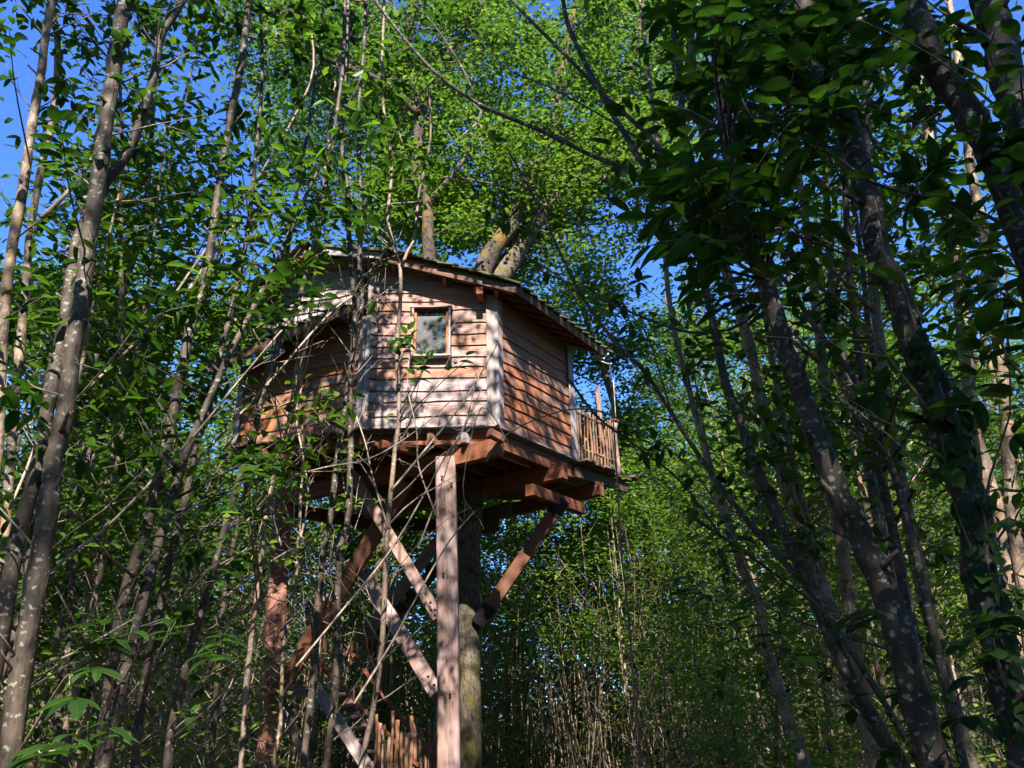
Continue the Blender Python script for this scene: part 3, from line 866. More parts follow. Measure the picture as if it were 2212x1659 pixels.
# upper flight rising to the right
fl(775, 1392, 15.4, 985, 1120, 15.4, 26); fl(800, 1420, 16.3, 1010, 1130, 16.3, 26, M_DARKW)
for k in range(10):
    t = (k + .3) / 10
    p = at(775, 1388, 15.42).lerp(at(985, 1116, 15.42), t); q = at(800, 1416, 16.28).lerp(at(1010, 1126, 16.28), t)
    beam('tread', p, q, .24, .045, M_DARKW, SC_)
# landing
for k in range(5):
    p = at(600, 1484, 14.9 + .2 * k); q = at(700, 1482, 14.9 + .2 * k); q.z = p.z
    beam('landing_board', p, q, .18, .05, M_POST, SC_)
beam('landing_beam', at(585, 1500, 14.8), at(700, 1498, 14.8), .07, .18, M_POST, SC_)
fl(608, 1512, 14.9, 665, 1659, 14.9, 18, M_POST, 'landing_brace')
# lower flight coming down to the right, towards the viewer
fl(680, 1480, 14.7, 815, 1690, 13.6, 24); fl(720, 1462, 15.6, 860, 1700, 14.5, 20)
for k in range(9):
    t = (k + .5) / 9
    p = at(684, 1478, 14.72).lerp(at(815, 1686, 13.62), t); q = at(724, 1460, 15.58).lerp(at(860, 1696, 14.48), t)
    beam('tread', p, q, .24, .045, M_POST, SC_)
hr = [fl(741, 1388, 15.3, 955, 1668, 13.9, 8, M_BEAM, 'handrail'), fl(660, 1400, 14.6, 905, 1655, 13.5, 7, M_BEAM, 'handrail')]
rs2 = random.Random(77)
for k in range(15):
    x = 812 + k * 9.6 + rs2.uniform(-2, 2); Y = 13.55 + rs2.uniform(-.05, .05)
    yt = 1535 + (k % 4) * 16 + abs(k - 4) * 3 + rs2.uniform(-8, 8)
    p = at(x, yt, Y); q = Vector((p.x + rs2.uniform(-.03, .03), p.y, p.z - 1.15))
    stick('baluster', q, p, .028 * rs2.uniform(.8, 1.3), M_STICK, SC_, 500 + k)
for k in range(16):
    x = 690 + k * 10.5; Y = 15.2; yt = 1285 + (k * 37 % 50) + k * 5
    p = at(x, yt, Y); q = Vector((p.x + rs2.uniform(-.03, .03), p.y, p.z - 1.1))
    stick('baluster', q, p, .024 * rs2.uniform(.8, 1.2), M_STICK, SC_, 540 + k)
p = at(886, 1592, 13.6); beam('newel_post', Vector((p.x, p.y, -.2)), p, .12, .12, M_POST, SC_, up=Vector((.3, -1, 0)).normalized())
beam('newel_cap', p, p + Zv * .05, .17, .17, M_POST, SC_, up=Vector((.3, -1, 0)).normalized())
p = at(826, 1575, 13.8); beam('newel_post', Vector((p.x, p.y, -.2)), p, .12, .12, M_POST, SC_, up=Vector((.3, -1, 0)).normalized())
# exec of further chapters continues below
#@@TREES
# ================================================================== OAK that carries the back of the house
def px_path(pts, Y, w0, w1, Y1=None, rmin=.004):
    """pixel polyline at distance Y (to Y1 at its end) -> [(point, radius)]"""
    out = []; k = len(pts)
    Y1 = Y if Y1 is None else Y1
    for i, (x, y) in enumerate(pts):
        t = i / (k - 1); p = at(x, y, Y + (Y1 - Y) * t)
        out.append((p, max(rmin, px2m(p, w0 + (w1 - w0) * t) / 2)))
    return out
OK_ = thing('oak_tree', 'big oak with mossy bark rising right through the treehouse roof', 'tree', (-.75, 14.6, 0))
to = px_path([(1015, 1640), (1012, 1457), (1013, 1274), (1012, 1130)], 14.5, 52, 56)
d0 = (to[0][0] - to[1][0]).normalized()
to = [(to[0][0] + d0 * 2.6, to[0][1] * 1.35), (to[0][0] + d0 * 1.2, to[0][1] * 1.12)] + to + [(Vector((-.55, 14.7, 7.0)), .26), (Vector((-.4, 14.9, 9.2)), .25)]
mb = MB(); mb.tube(catmull(to, 6), 18, .05, 3); tr = mb.build('trunk', M_OAK, OK_)
top = to[-1][0]
limbs = [
    ([(1040, 640), (1085, 590), (1125, 528), (1175, 452), (1225, 402), (1276, 351), (1330, 250), (1370, 120), (1390, -40)], 15.2, 50, 14, 16.5, M_OAK),
    ([(1020, 640), (1061, 545), (1112, 479), (1132, 402), (1162, 351), (1199, 285), (1215, 150), (1250, -20)], 15.0, 44, 14, 15.6, M_OAKM),
    ([(935, 640), (927, 555), (921, 435), (901, 362), (905, 240), (885, 120), (893, -20)], 15.0, 30, 14, 15.0, M_OAKM),
    ([(905, 250), (945, 165), (985, 90), (1040, 10), (1080, -80)], 15.0, 20, 9, 14.6, M_OAKM),
    ([(903, 245), (840, 185), (765, 150), (696, 124), (640, 96), (569, 87), (502, 67), (422, 28), (350, -20)], 14.8, 17, 6, 13.6, M_OAKM),
    ([(640, 96), (618, 60), (590, 20), (560, -30)], 14.2, 9, 5, 14, M_OAKM),
    ([(1225, 402), (1320, 380), (1420, 300), (1500, 260)], 15.8, 20, 6, 15, M_OAK),
    ([(921, 435), (960, 400), (1010, 330), (1040, 240)], 15.0, 14, 5, 14.6, M_OAK),
]
for i, (P, Y, w0, w1, Y1, mt) in enumerate(limbs):
    L_ = px_path(P, Y, w0, w1, Y1)
    mb = MB(); mb.tube(catmull(L_, 5), 12, .09, 10 + i); mb.build('limb', mt, OK_)
oak_anch = []
for (P, Y, w0, w1, Y1, mt) in limbs:
    for i, (p, r) in enumerate(catmull(px_path(P, Y, w0, w1, Y1), 3)):
        if i > 3: oak_anch.append(p)
# small oak twigs and crown
ro = np.random.RandomState(4)
cc = []
mbt = MB()
rr = random.Random(12)
for i in range(520):
    a = rr.choice(oak_anch)
    d = Vector((rr.gauss(0, 1), rr.gauss(0, .9), rr.gauss(.25, .8))).normalized()
    L_ = rr.uniform(.7, 2.3)
    m1 = a + d * L_ * .5 + Vector((rr.gauss(0, .1), rr.gauss(0, .1), .1)); e = a + d * L_
    if e.y < (15.0 if rr.random() < .6 else 13.2): continue
    mbt.tube([(a, .02), (m1, .012), (e, .005)], 4, .05, i)
    for k in range(5): cc.append(e.lerp(m1, rr.uniform(-.2, .9)) + Vector((rr.gauss(0, .15), rr.gauss(0, .15), rr.gauss(0, .12))))
# the outer crown, seen from below: wide ragged plates of foliage
for i in range(4600):
    x = rr.uniform(560, 1500); y = rr.uniform(-260, 520)
    hole = mnoise.noise(Vector((x * .0062, y * .0075, 4.0)))
    hole2 = mnoise.noise(Vector((x * .021, y * .024, 9.0)))
    if hole * .8 + hole2 * .6 < -.16: continue
    if y > 330 and rr.random() < .3: continue
    Yc = rr.uniform(16.0, 22.5) if y > 150 else rr.uniform(14.0, 22)
    cc.append(at(x, y, Yc) + Vector((rr.gauss(0, .2), 0, rr.gauss(0, .2))))
mbt.build('twigs', M_TWIG, OK_)['kind'] = 'stuff'
C_ = clumps(cc, 23, .23, 5)
me = cards('crown', C_, .135, .09, L_OAK, seed=6, flat=.45, droop=.1)
o = link('crown', me, OK_, Matrix.Identity(4)); o['kind'] = 'stuff'
def rebase(o, parent):
    """(vertices are in world coordinates: keep the object at the world origin under its parent)"""
    o.matrix_local = WLOC[parent.name].inverted()

# ================================================================== near trees, drawn from the photograph
def grow(parent, path, rng, nbr, lo=.25, hi=1.0, blen=(.5, 1.3), up=.8, mat=M_TWIG, leafy=.0, lsize=.15, side=None, sub=3, dead=False, rbase=.45, name='branch', tri=4, rmax=.012):
    """side branches along a trunk path; returns twig tips [(pos, dir)]"""
    tips = []
    n = len(path)
    for b_ in range(nbr):
        t = rng.uniform(lo, hi); i = min(n - 2, int(t * (n - 1)))
        p, r = path[i]
        T = (path[i + 1][0] - p).normalized()
        a = rng.uniform(0, 6.28)
        h = Vector((math.cos(a), math.sin(a), 0))
        if side is not None: h = (h + side).normalized()
        d = (h + T * up * rng.uniform(.6, 1.5)).normalized()
        L_ = rng.uniform(*blen); r0 = min(r * rbase, rmax) * rng.uniform(.6, 1.1)
        pts = [(p, r0)]; q = p.copy(); dd_ = d.copy()
        for k in range(4):
            dd_ = (dd_ + Vector((rng.gauss(0, .12), rng.gauss(0, .12), rng.gauss(.02, .1)))).normalized()
            q = q + dd_ * L_ / 4; pts.append((q.copy(), max(.0018, r0 * (1 - (k + 1) / 4.6))))
        mb = MB(); mb.tube(pts, tri + 1, .05, b_)
        for s in range(rng.randint(max(0, sub - 1), sub + 1)):
            k = rng.randint(1, 3); sp = pts[k][0].lerp(pts[k + 1][0], rng.random())
            sd_ = (dd_ * rng.uniform(.4, 1) + Vector((rng.gauss(0, .6), rng.gauss(0, .6), rng.gauss(.1, .4)))).normalized()
            SLn = L_ * rng.uniform(.2, .5)
            e1 = sp + sd_ * SLn * .5 + Vector((0, 0, rng.gauss(0, .02))); e2 = sp + sd_ * SLn + Vector((rng.gauss(0, .03), rng.gauss(0, .03), rng.gauss(0, .03)))
            mb.tube([(sp, r0 * .42), (e1, r0 * .3), (e2, .0014)], tri, .04, s)
            tips.append((e2, sd_)); tips.append((e1, sd_))
        tips.append((q, dd_)); tips.append((pts[3][0], dd_))
        mb.build(name, mat, parent)
    return tips
def extend(path, up_to=None, down_to=-.25):
    """carry a stem down to the ground and on above the frame"""
    P = list(path)
    p0, r0 = P[0]; d = (P[0][0] - P[1][0]).normalized()
    d = (d + Vector((0, 0, -.6))).normalized()
    while P[0][0].z > down_to:
        q = P[0][0] + d * min(1.2, max(.15, (P[0][0].z - down_to) / max(.05, -d.z)))
        r0 *= 1.04; P.insert(0, (q, r0)); d = (d + Vector((0, 0, -.5))).normalized()
        if len(P) > 60: break
    if up_to:
        d = (P[-1][0] - P[-2][0]).normalized(); r = P[-1][1]
        n = 0
        while P[-1][0].z < up_to and n < 12:
            d = (d + Vector((0, 0, .15))).normalized()
            r *= .84; P.append((P[-1][0] + d * 1.0, r)); n += 1
    return P
NEAR = {}
def stem_tree(key, name, label, cat, pts, Y, w0, w1, Y1=None, mat=M_BARK, up_to=11.5, sides=10, extra=(), group=None):
    path = extend(px_path(pts, Y, w0, w1, Y1), up_to)
    base = path[0][0]; t = thing(name, label, cat, (base.x, base.y, 0), group)
    sm = catmull(path, 4)
    rk = random.Random(zlib.crc32(key.encode()) + 1)
    sw = [(p_ + Vector((rk.gauss(0, .05), rk.gauss(0, .05), 0)) * r_, r_ * (1 + .10 * mnoise.noise(Vector((i_ * .5, len(key) * 3.1, rk.random() * .1))) + (.14 if rk.random() < .06 else 0))) for i_, (p_, r_) in enumerate(sm)]
    mb = MB(); mb.tube(sw, sides, .07, hash(key) % 97)
    for _ in range(9):      # broken stubs and branch collars
        i_ = rk.randrange(len(sm)); p_, r_ = sm[i_]; a_ = rk.uniform(3.3, 6.1)
        h_ = Vector((math.cos(a_), math.sin(a_), rk.uniform(.2, .9))).normalized(); ln = rk.uniform(.4, 2.2) * r_ + .02
        q_ = p_ + h_ * r_ * .75
        mb.tube([(q_, r_ * .42), (q_ + h_ * r_ * .4, r_ * .27), (q_ + h_ * (r_ * .4 + ln), r_ * .18)], 6, .12, _)
    mb.build('trunk', mat, t)
    for (P2, Ya, wa, wb) in extra:
        mb = MB(); pp = catmull(px_path(P2, Ya, wa, wb), 4); mb.tube(pp, max(6, sides - 2), .05, 3); mb.build('limb', mat, t)
    NEAR[key] = (t, sm)
    # its crown above the frame, fuller or thinner for the shade wanted below
    rq = random.Random(zlib.crc32(key.encode()))
    zc = CAMZ + (Y if Y1 is None else min(Y, Y1)) * 1.32
    tops = [q[0] for q in sm if q[0].z > zc]
    if tops and up_to:
        cl = []; mb = MB()
        for b_ in range({'L6': 6, 'L7': 4, 'L8': 4, 'L8b': 3, 'L9': 4, 'L5': 12, 'L12': 8, 'R1': 60, 'R2': 60, 'R3': 50, 'R4': 50}.get(key, 13)):
            q = rq.choice(tops); a = rq.uniform(0, 6.28); L_ = rq.uniform(.5, 1.7)
            e = q + Vector((math.cos(a) * L_, math.sin(a) * L_, L_ * rq.uniform(.2, .7)))
            if e.z < zc + max(0, (e.y - Y)) * 1.35: continue
            mb.tube([(q, .014), (q.lerp(e, .5), .009), (e, .003)], 4, .05, b_)
            for g in range(5): cl.append(tuple(q.lerp(e, rq.uniform(.35, 1.1)) + Vector((rq.gauss(0, .15), rq.gauss(0, .15), rq.gauss(0, .12)))))
        if cl:
            mb.build('branches', M_TWIG, t)['kind'] = 'stuff'
            o = link('crown', cards('crown', clumps(cl, 11, .17, 7), .16, .075, L_MID, seed=5, flat=.65, droop=.2), t, Matrix.Identity(4)); o['kind'] = 'stuff'
    return t, sm
def hash(s): return zlib.crc32(s.encode())
T = stem_tree
T('L1', 'chestnut_tree', 'thick grey trunk of the left foreground, sunlit along its right side near the top', 'tree',
  [(20, 1659), (37, 1506), (60, 1372), (84, 1238), (104, 1104), (117, 990), (141, 890), (157, 756), (177, 655), (187, 555), (214, 368), (234, 234), (248, 134), (268, 0)], 5.0, 46, 28, sides=14)
T('L1b', 'chestnut_tree', 'slimmer trunk crossing just left of the thick foreground trunk, forking into a pale bent top', 'tree',
  [(13, 1305), (44, 1138), (72, 1050), (90, 957), (114, 823), (141, 689), (161, 555), (195, 450), (234, 385), (278, 328), (308, 251), (335, 151), (348, 77), (385, 20)], 5.3, 34, 14, sides=12)
T('L1c', 'chestnut_tree', 'narrow pale stem squeezed between the two trunks at the lower left', 'tree',
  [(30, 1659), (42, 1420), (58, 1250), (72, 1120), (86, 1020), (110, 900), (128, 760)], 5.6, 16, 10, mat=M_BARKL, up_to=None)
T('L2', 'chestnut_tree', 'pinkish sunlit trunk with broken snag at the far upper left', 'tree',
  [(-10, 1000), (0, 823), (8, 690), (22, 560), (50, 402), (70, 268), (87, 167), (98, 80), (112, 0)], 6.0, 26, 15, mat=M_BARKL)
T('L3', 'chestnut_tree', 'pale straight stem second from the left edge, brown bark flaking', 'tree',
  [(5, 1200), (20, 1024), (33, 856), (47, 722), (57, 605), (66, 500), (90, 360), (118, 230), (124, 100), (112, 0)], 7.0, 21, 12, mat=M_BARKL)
T('L4', 'chestnut_tree', 'long slender grey trunk leaning right with one bright sun patch high against blue sky', 'tree',
  [(210, 1659), (224, 1556), (241, 1439), (275, 1271), (311, 1154), (335, 1057), (362, 957), (378, 873), (398, 773), (415, 689), (435, 639), (452, 555), (465, 469), (479, 368), (499, 251), (522, 134), (536, 17)], 6.2, 29, 14)
T('L5', 'chestnut_tree', 'dark slim trunk beside the sky gap left of the treehouse', 'tree',
  [(290, 1659), (300, 1560), (318, 1439), (345, 1322), (368, 1204), (398, 1091), (412, 1024), (425, 957), (449, 890), (469, 789), (495, 689), (522, 572), (535, 500), (549, 368), (566, 167), (562, 0)], 6.6, 20, 7)
T('L6', 'chestnut_tree', 'dark sapling trunk passing in front of the left wall of the treehouse', 'tree',
  [(362, 1659), (368, 1573), (395, 1472), (415, 1389), (445, 1288), (469, 1204), (500, 1090), (542, 957), (569, 840), (586, 783), (629, 689), (660, 600), (690, 480), (715, 330), (740, 150), (745, 0)], 7.0, 20, 8)
T('L7', 'chestnut_sapling', 'thin white barked sapling in front of the brown left wall', 'sapling',
  [(520, 1659), (535, 1450), (560, 1250), (575, 1112), (593, 1020), (610, 962), (633, 892), (651, 795), (667, 702), (680, 600), (700, 400), (715, 250), (735, 100), (750, 0)], 7.6, 12, 6, mat=M_BARKL)
T('L8', 'chestnut_tree', 'right one of the twin stems in front of the corner left of the window wall', 'tree',
  [(705, 1659), (714, 1580), (726, 1457), (729, 1305), (735, 1190), (751, 1124), (757, 1008), (757, 916), (757, 820), (764, 725), (766, 656), (754, 517), (752, 420), (738, 300), (748, 160), (752, 0)], 7.6, 16, 9)
T('L8b', 'chestnut_tree', 'left one of the twin stems in front of the corner left of the window wall', 'tree',
  [(655, 1659), (674, 1488), (683, 1366), (698, 1205), (716, 1101), (728, 997), (744, 892), (757, 790), (774, 640), (778, 517), (780, 420), (774, 250), (785, 120), (790, 0)], 7.8, 16, 8)
T('L9', 'chestnut_sapling', 'pale forked sapling in front of the small window', 'sapling',
  [(780, 1659), (803, 1549), (822, 1427), (830, 1305), (834, 1183), (841, 1100), (845, 1055), (855, 962), (862, 892), (857, 757), (864, 662), (865, 584), (852, 535), (838, 470), (846, 350), (826, 200), (830, 0)], 7.4, 13, 6, mat=M_BARKL,
  extra=[([(865, 584), (880, 545), (896, 510), (905, 420), (930, 300), (925, 180)], 7.4, 8, 4)])
T('L10', 'chestnut_sapling', 'thin stem between the left post and the twin stems', 'sapling',
  [(590, 1659), (606, 1560), (612, 1400), (632, 1300), (645, 1180), (650, 1060), (655, 960), (648, 870), (640, 800), (660, 720)], 8.2, 9, 5, mat=M_BARKL, up_to=None)
T('L11', 'chestnut_tree', 'bent brown stem rising from the lower left through the bright brush', 'tree',
  [(120, 1659), (130, 1500), (150, 1380), (158, 1250), (175, 1130), (190, 1000), (220, 880), (240, 760), (265, 640), (300, 520), (320, 400), (330, 250), (340, 100), (345, 0)], 8.5, 17, 8)
T('L12', 'chestnut_tree', 'stem just left of the left post, half hidden by leaves', 'tree',
  [(455, 1659), (468, 1480), (480, 1330), (497, 1210), (520, 1100), (540, 1010), (558, 900), (600, 740), (612, 620), (640, 420), (672, 240), (690, 80), (700, 0)], 8.8, 13, 6)
# right-hand side
T('R1', 'chestnut_tree', 'dark speckled trunk carrying the big leafy crown at right of centre', 'tree',
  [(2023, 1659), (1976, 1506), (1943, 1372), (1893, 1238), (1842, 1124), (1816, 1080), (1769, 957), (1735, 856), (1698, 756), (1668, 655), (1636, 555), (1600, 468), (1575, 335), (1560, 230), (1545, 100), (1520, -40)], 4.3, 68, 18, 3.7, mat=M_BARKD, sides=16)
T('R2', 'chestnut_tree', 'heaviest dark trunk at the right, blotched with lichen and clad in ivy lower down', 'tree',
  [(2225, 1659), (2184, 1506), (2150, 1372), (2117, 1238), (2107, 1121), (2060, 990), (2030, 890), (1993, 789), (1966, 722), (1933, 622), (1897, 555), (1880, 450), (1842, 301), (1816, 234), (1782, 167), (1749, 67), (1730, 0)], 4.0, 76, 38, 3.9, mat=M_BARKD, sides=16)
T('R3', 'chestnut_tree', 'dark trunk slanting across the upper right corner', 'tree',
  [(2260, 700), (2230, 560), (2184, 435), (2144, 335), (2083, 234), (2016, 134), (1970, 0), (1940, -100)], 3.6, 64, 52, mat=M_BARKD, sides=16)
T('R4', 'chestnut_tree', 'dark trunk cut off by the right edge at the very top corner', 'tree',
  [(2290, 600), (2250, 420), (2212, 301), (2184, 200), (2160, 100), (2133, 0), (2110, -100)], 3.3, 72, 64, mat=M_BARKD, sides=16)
T('R5', 'chestnut_tree', 'cream sunlit trunk standing behind the heavy dark trunk at the upper right', 'tree',
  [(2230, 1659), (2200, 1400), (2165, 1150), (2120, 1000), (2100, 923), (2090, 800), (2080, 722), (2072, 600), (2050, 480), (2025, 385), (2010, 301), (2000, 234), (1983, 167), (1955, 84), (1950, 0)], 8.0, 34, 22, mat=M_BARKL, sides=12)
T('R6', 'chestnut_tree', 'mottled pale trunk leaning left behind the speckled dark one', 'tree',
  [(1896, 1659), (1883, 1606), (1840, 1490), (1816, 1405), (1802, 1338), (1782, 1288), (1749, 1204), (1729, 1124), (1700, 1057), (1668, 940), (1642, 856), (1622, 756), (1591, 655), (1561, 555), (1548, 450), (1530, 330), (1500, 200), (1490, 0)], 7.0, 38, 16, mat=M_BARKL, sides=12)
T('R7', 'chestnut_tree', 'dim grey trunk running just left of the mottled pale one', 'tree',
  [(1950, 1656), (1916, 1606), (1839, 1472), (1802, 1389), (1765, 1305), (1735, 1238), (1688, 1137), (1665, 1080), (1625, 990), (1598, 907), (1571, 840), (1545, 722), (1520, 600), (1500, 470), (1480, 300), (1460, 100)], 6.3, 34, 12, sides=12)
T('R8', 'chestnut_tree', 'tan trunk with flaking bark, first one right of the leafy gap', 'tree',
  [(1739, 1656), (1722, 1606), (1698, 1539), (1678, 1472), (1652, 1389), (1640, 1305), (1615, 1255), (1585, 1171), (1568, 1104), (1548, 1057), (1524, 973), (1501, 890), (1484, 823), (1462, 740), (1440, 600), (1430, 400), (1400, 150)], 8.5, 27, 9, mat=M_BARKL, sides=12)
T('R9', 'chestnut_tree', 'thin dark stem slanting between the right-hand trunks', 'tree',
  [(1755, 1278), (1715, 1238), (1648, 1164), (1598, 1104), (1520, 1000), (1450, 890), (1390, 800), (1330, 740), (1270, 660), (1235, 600), (1180, 480), (1140, 400), (1100, 330)], 6.2, 14, 4, up_to=None)
T('R10', 'chestnut_tree', 'slender brown stem between the two big dark trunks', 'tree',
  [(1990, 1250), (1950, 1080), (1889, 910), (1849, 823), (1799, 756), (1755, 699), (1715, 632), (1672, 575), (1620, 480), (1560, 380)], 6.0, 16, 8, up_to=None)
T('R11', 'chestnut_tree', 'pale blotchy trunk nearest the right edge at mid height', 'tree',
  [(2240, 1500), (2215, 1300), (2190, 1150), (2178, 1000), (2170, 850), (2150, 700), (2140, 600), (2120, 480), (2095, 350), (2085, 250)], 7.2, 30, 18, mat=M_BARKL, sides=12)
T('R12', 'chestnut_tree', 'dark stem between the speckled trunk and the ivy clad trunk', 'tree',
  [(2080, 1659), (2060, 1500), (2020, 1400), (1990, 1280), (1965, 1180), (1950, 1080), (1935, 1000), (1900, 850), (1875, 700), (1862, 560), (1840, 420)], 7.5, 20, 10)
T('R13', 'chestnut_tree', 'slim straight stem standing alone in the brush right of the oak', 'tree',
  [(1385, 1659), (1378, 1560), (1368, 1480), (1362, 1380), (1352, 1280), (1343, 1200), (1337, 1100)], 11, 6, 4, mat=M_BARKL, up_to=7)
# long boughs reaching over the clearing from the right
bough_defs = [
    ([(1600, 520), (1480, 440), (1360, 368), (1276, 335), (1175, 285), (1041, 228), (941, 157), (874, 84), (810, 0), (780, -60)], 4.6, 12, 6, 6.0),
    ([(1640, 560), (1560, 470), (1440, 338), (1393, 285), (1309, 208), (1226, 124), (1142, 40), (1105, 0), (1060, -60)], 4.2, 12, 6, 5.0),
    ([(1630, 560), (1480, 440), (1390, 355), (1363, 310), (1330, 258), (1293, 190), (1259, 127), (1226, 50), (1216, 0), (1200, -80)], 4.4, 15, 9, 5.2),
    ([(941, 157), (1000, 150)], 5.9, 3, 2, 5.9),
    ([(1025, 205), (1000, 150), (970, 100), (930, 45), (885, 0)], 5.6, 6, 3, 6),
    ([(1665, 640), (1600, 700), (1520, 720), (1440, 705), (1330, 660), (1215, 605), (1110, 562)], 4.5, 9, 3, 6.5),
    ([(1440, 338), (1300, 250), (1180, 185), (1100, 150), (1010, 60)], 4.8, 5, 2, 5.4),
]
tR1, smR1 = NEAR['R1']
rg = random.Random(31)
r1tips = []
for i, (P, Y, w0, w1, Y1) in enumerate(bough_defs):
    pp = catmull(px_path(P, Y, w0, w1, Y1), 3)
    mb = MB(); mb.tube(pp, 7, .05, i)
    mb.build('limb', M_BARKD, tR1)
    r1tips += grow(tR1, pp, rg, 5, .15, 1, (.3, .9), .5, M_TWIG, sub=2, rmax=.006)
# arching twig in front of the right wall
ar = thing('arching_branch', 'thin dead twig arching in front of the right wall and railing', 'branch', at(1560, 1110, 6.5))
mb = MB(); mb.tube(catmull(px_path([(1570, 1130), (1500, 1020), (1400, 940), (1300, 890), (1230, 885), (1160, 905), (1110, 930), (1070, 960), (1050, 1000)], 6.8, 5, 2, 7.5), 5), 6, .05, 3)
mb.build('stem', M_TWIG, ar)
grow(ar, catmull(px_path([(1570, 1130), (1500, 1020), (1400, 940), (1300, 890), (1230, 885), (1160, 905), (1110, 930)], 6.8, 4, 2, 7.5), 3), random.Random(4), 7, .2, 1, (.12, .35), .3, M_TWIG, sub=1, rmax=.003)
# dead leaning sticks among the stems at the left
stk = [([(0, 1500), (60, 1450), (160, 1410), (300, 1330)], 5.2, 7, 4), ([(30, 1300), (150, 1200), (250, 1120), (420, 940), (510, 830), (620, 700)], 5.8, 8, 4),
       ([(90, 470), (160, 400), (203, 335)], 5.5, 11, 8), ([(250, 1170), (330, 1080), (420, 1000), (560, 850), (700, 690), (760, 640)], 6.8, 8, 4),
       ([(120, 900), (200, 830), (330, 700), (430, 560), (560, 380), (670, 180), (672, 60)], 6.3, 8, 4), ([(400, 640), (480, 520), (520, 470)], 6.2, 9, 6),
       ([(530, 1130), (620, 1040), (700, 1010), (800, 990), (900, 930), (980, 860)], 6.6, 5, 2), ([(765, 1520), (840, 1400), (900, 1290), (970, 1170), (1025, 1105)], 6.9, 6, 3),
       ([(640, 1440), (730, 1330), (850, 1180), (960, 990), (1000, 930), (1040, 840)], 6.9, 6, 2), ([(845, 1060), (920, 970), (1000, 870), (1060, 770), (1075, 740)], 6.7, 6, 2),
       ([(640, 1200), (665, 1080), (655, 990), (640, 900), (650, 840)], 7.2, 5, 3), ([(838, 1140), (805, 1030), (790, 960), (770, 900)], 7.0, 5, 2), ([(945, 1120), (905, 1010), (900, 930), (880, 830), (890, 740)], 6.9, 4, 2),
       ([(905, 1180), (950, 1060), (975, 980), (1010, 900), (1030, 800)], 6.9, 4, 2), ([(1100, 960), (1040, 880), (1000, 1050), (1025, 1110)], 6.7, 3, 2),
       ([(20, 1100), (70, 980), (110, 850), (160, 700), (195, 600)], 6.3, 6, 4), ([(230, 1600), (330, 1440), (440, 1330), (560, 1230), (640, 1180)], 7.1, 6, 3),
       ([(1500, 1120), (1590, 1180), (1700, 1260), (1800, 1330)], 6.5, 8, 4), ([(1230, 820), (1290, 900), (1370, 960), (1470, 1040), (1560, 1160)], 7.2, 6, 4), ([(2050, 480), (1960, 400), (1830, 330), (1700, 290), (1590, 230)], 4.6, 7, 4),
       ([(2212, 520), (2100, 450), (1900, 400), (1790, 330), (1640, 270), (1590, 180), (1545, 60)], 3.6, 8, 5), ([(1900, 330), (1870, 250), (1900, 150), (1895, 60)], 4.0, 7, 9)]
for i, (P, Y, w0, w1) in enumerate(stk):
    p0 = at(P[0][0], P[0][1], Y)
    where = ('among the left-hand stems' if P[0][0] < 500 else 'in front of the treehouse' if P[0][0] < 1200 else 'among the right-hand trunks')
    SL_ = ['dead stick lying low across the two trunks at the left edge', 'long dead rod slanting up through the left-hand trunks', 'short pale snag beside the thick left trunk, high up', 'dead rod reaching up to the gable from the left',
           'longest dead rod, from the left edge to high over the gable', 'short dead snag against the sky gap left of the roof', 'dead stick under the left wall pointing at the window', 'forked dead stick crossing the foot of the front post',
           'dead stick crossing the brace and rising past the front post', 'bare twig over the window wall near its right corner board', 'thin bare twig under the left wall near the twin stems', 'thin bare twig at the twin stems under the window wall',
           'thin bare twig left of the front post', 'thin bare twig rising over the top of the front post', 'hooked bare twig hanging beside the front post', 'thin dead stick left of the thick left trunk',
           'dead stick low in front of the left post', 'dark dead stick across the tan flaking trunk', 'dark arching stick below the balcony railing', 'dark twig reaching into the leafy crown from the right',
           'long dark bough across the upper right trunks', 'short thick dark bough at the upper right']
    t = thing('dead_branch', SL_[i], 'branch', p0, 'bare dead sticks')
    pp = catmull(px_path(P, Y, w0, w1, Y + .3), 4); mb = MB(); mb.tube(pp, 7, .07, i)
    mt = M_DEAD if P[0][0] < 1200 else M_BARKD
    mb.build('stem', mt, t)
    grow(t, pp, random.Random(300 + i), 6, .2, 1, (.12, .5), .9, mt, sub=2, rmax=.005)
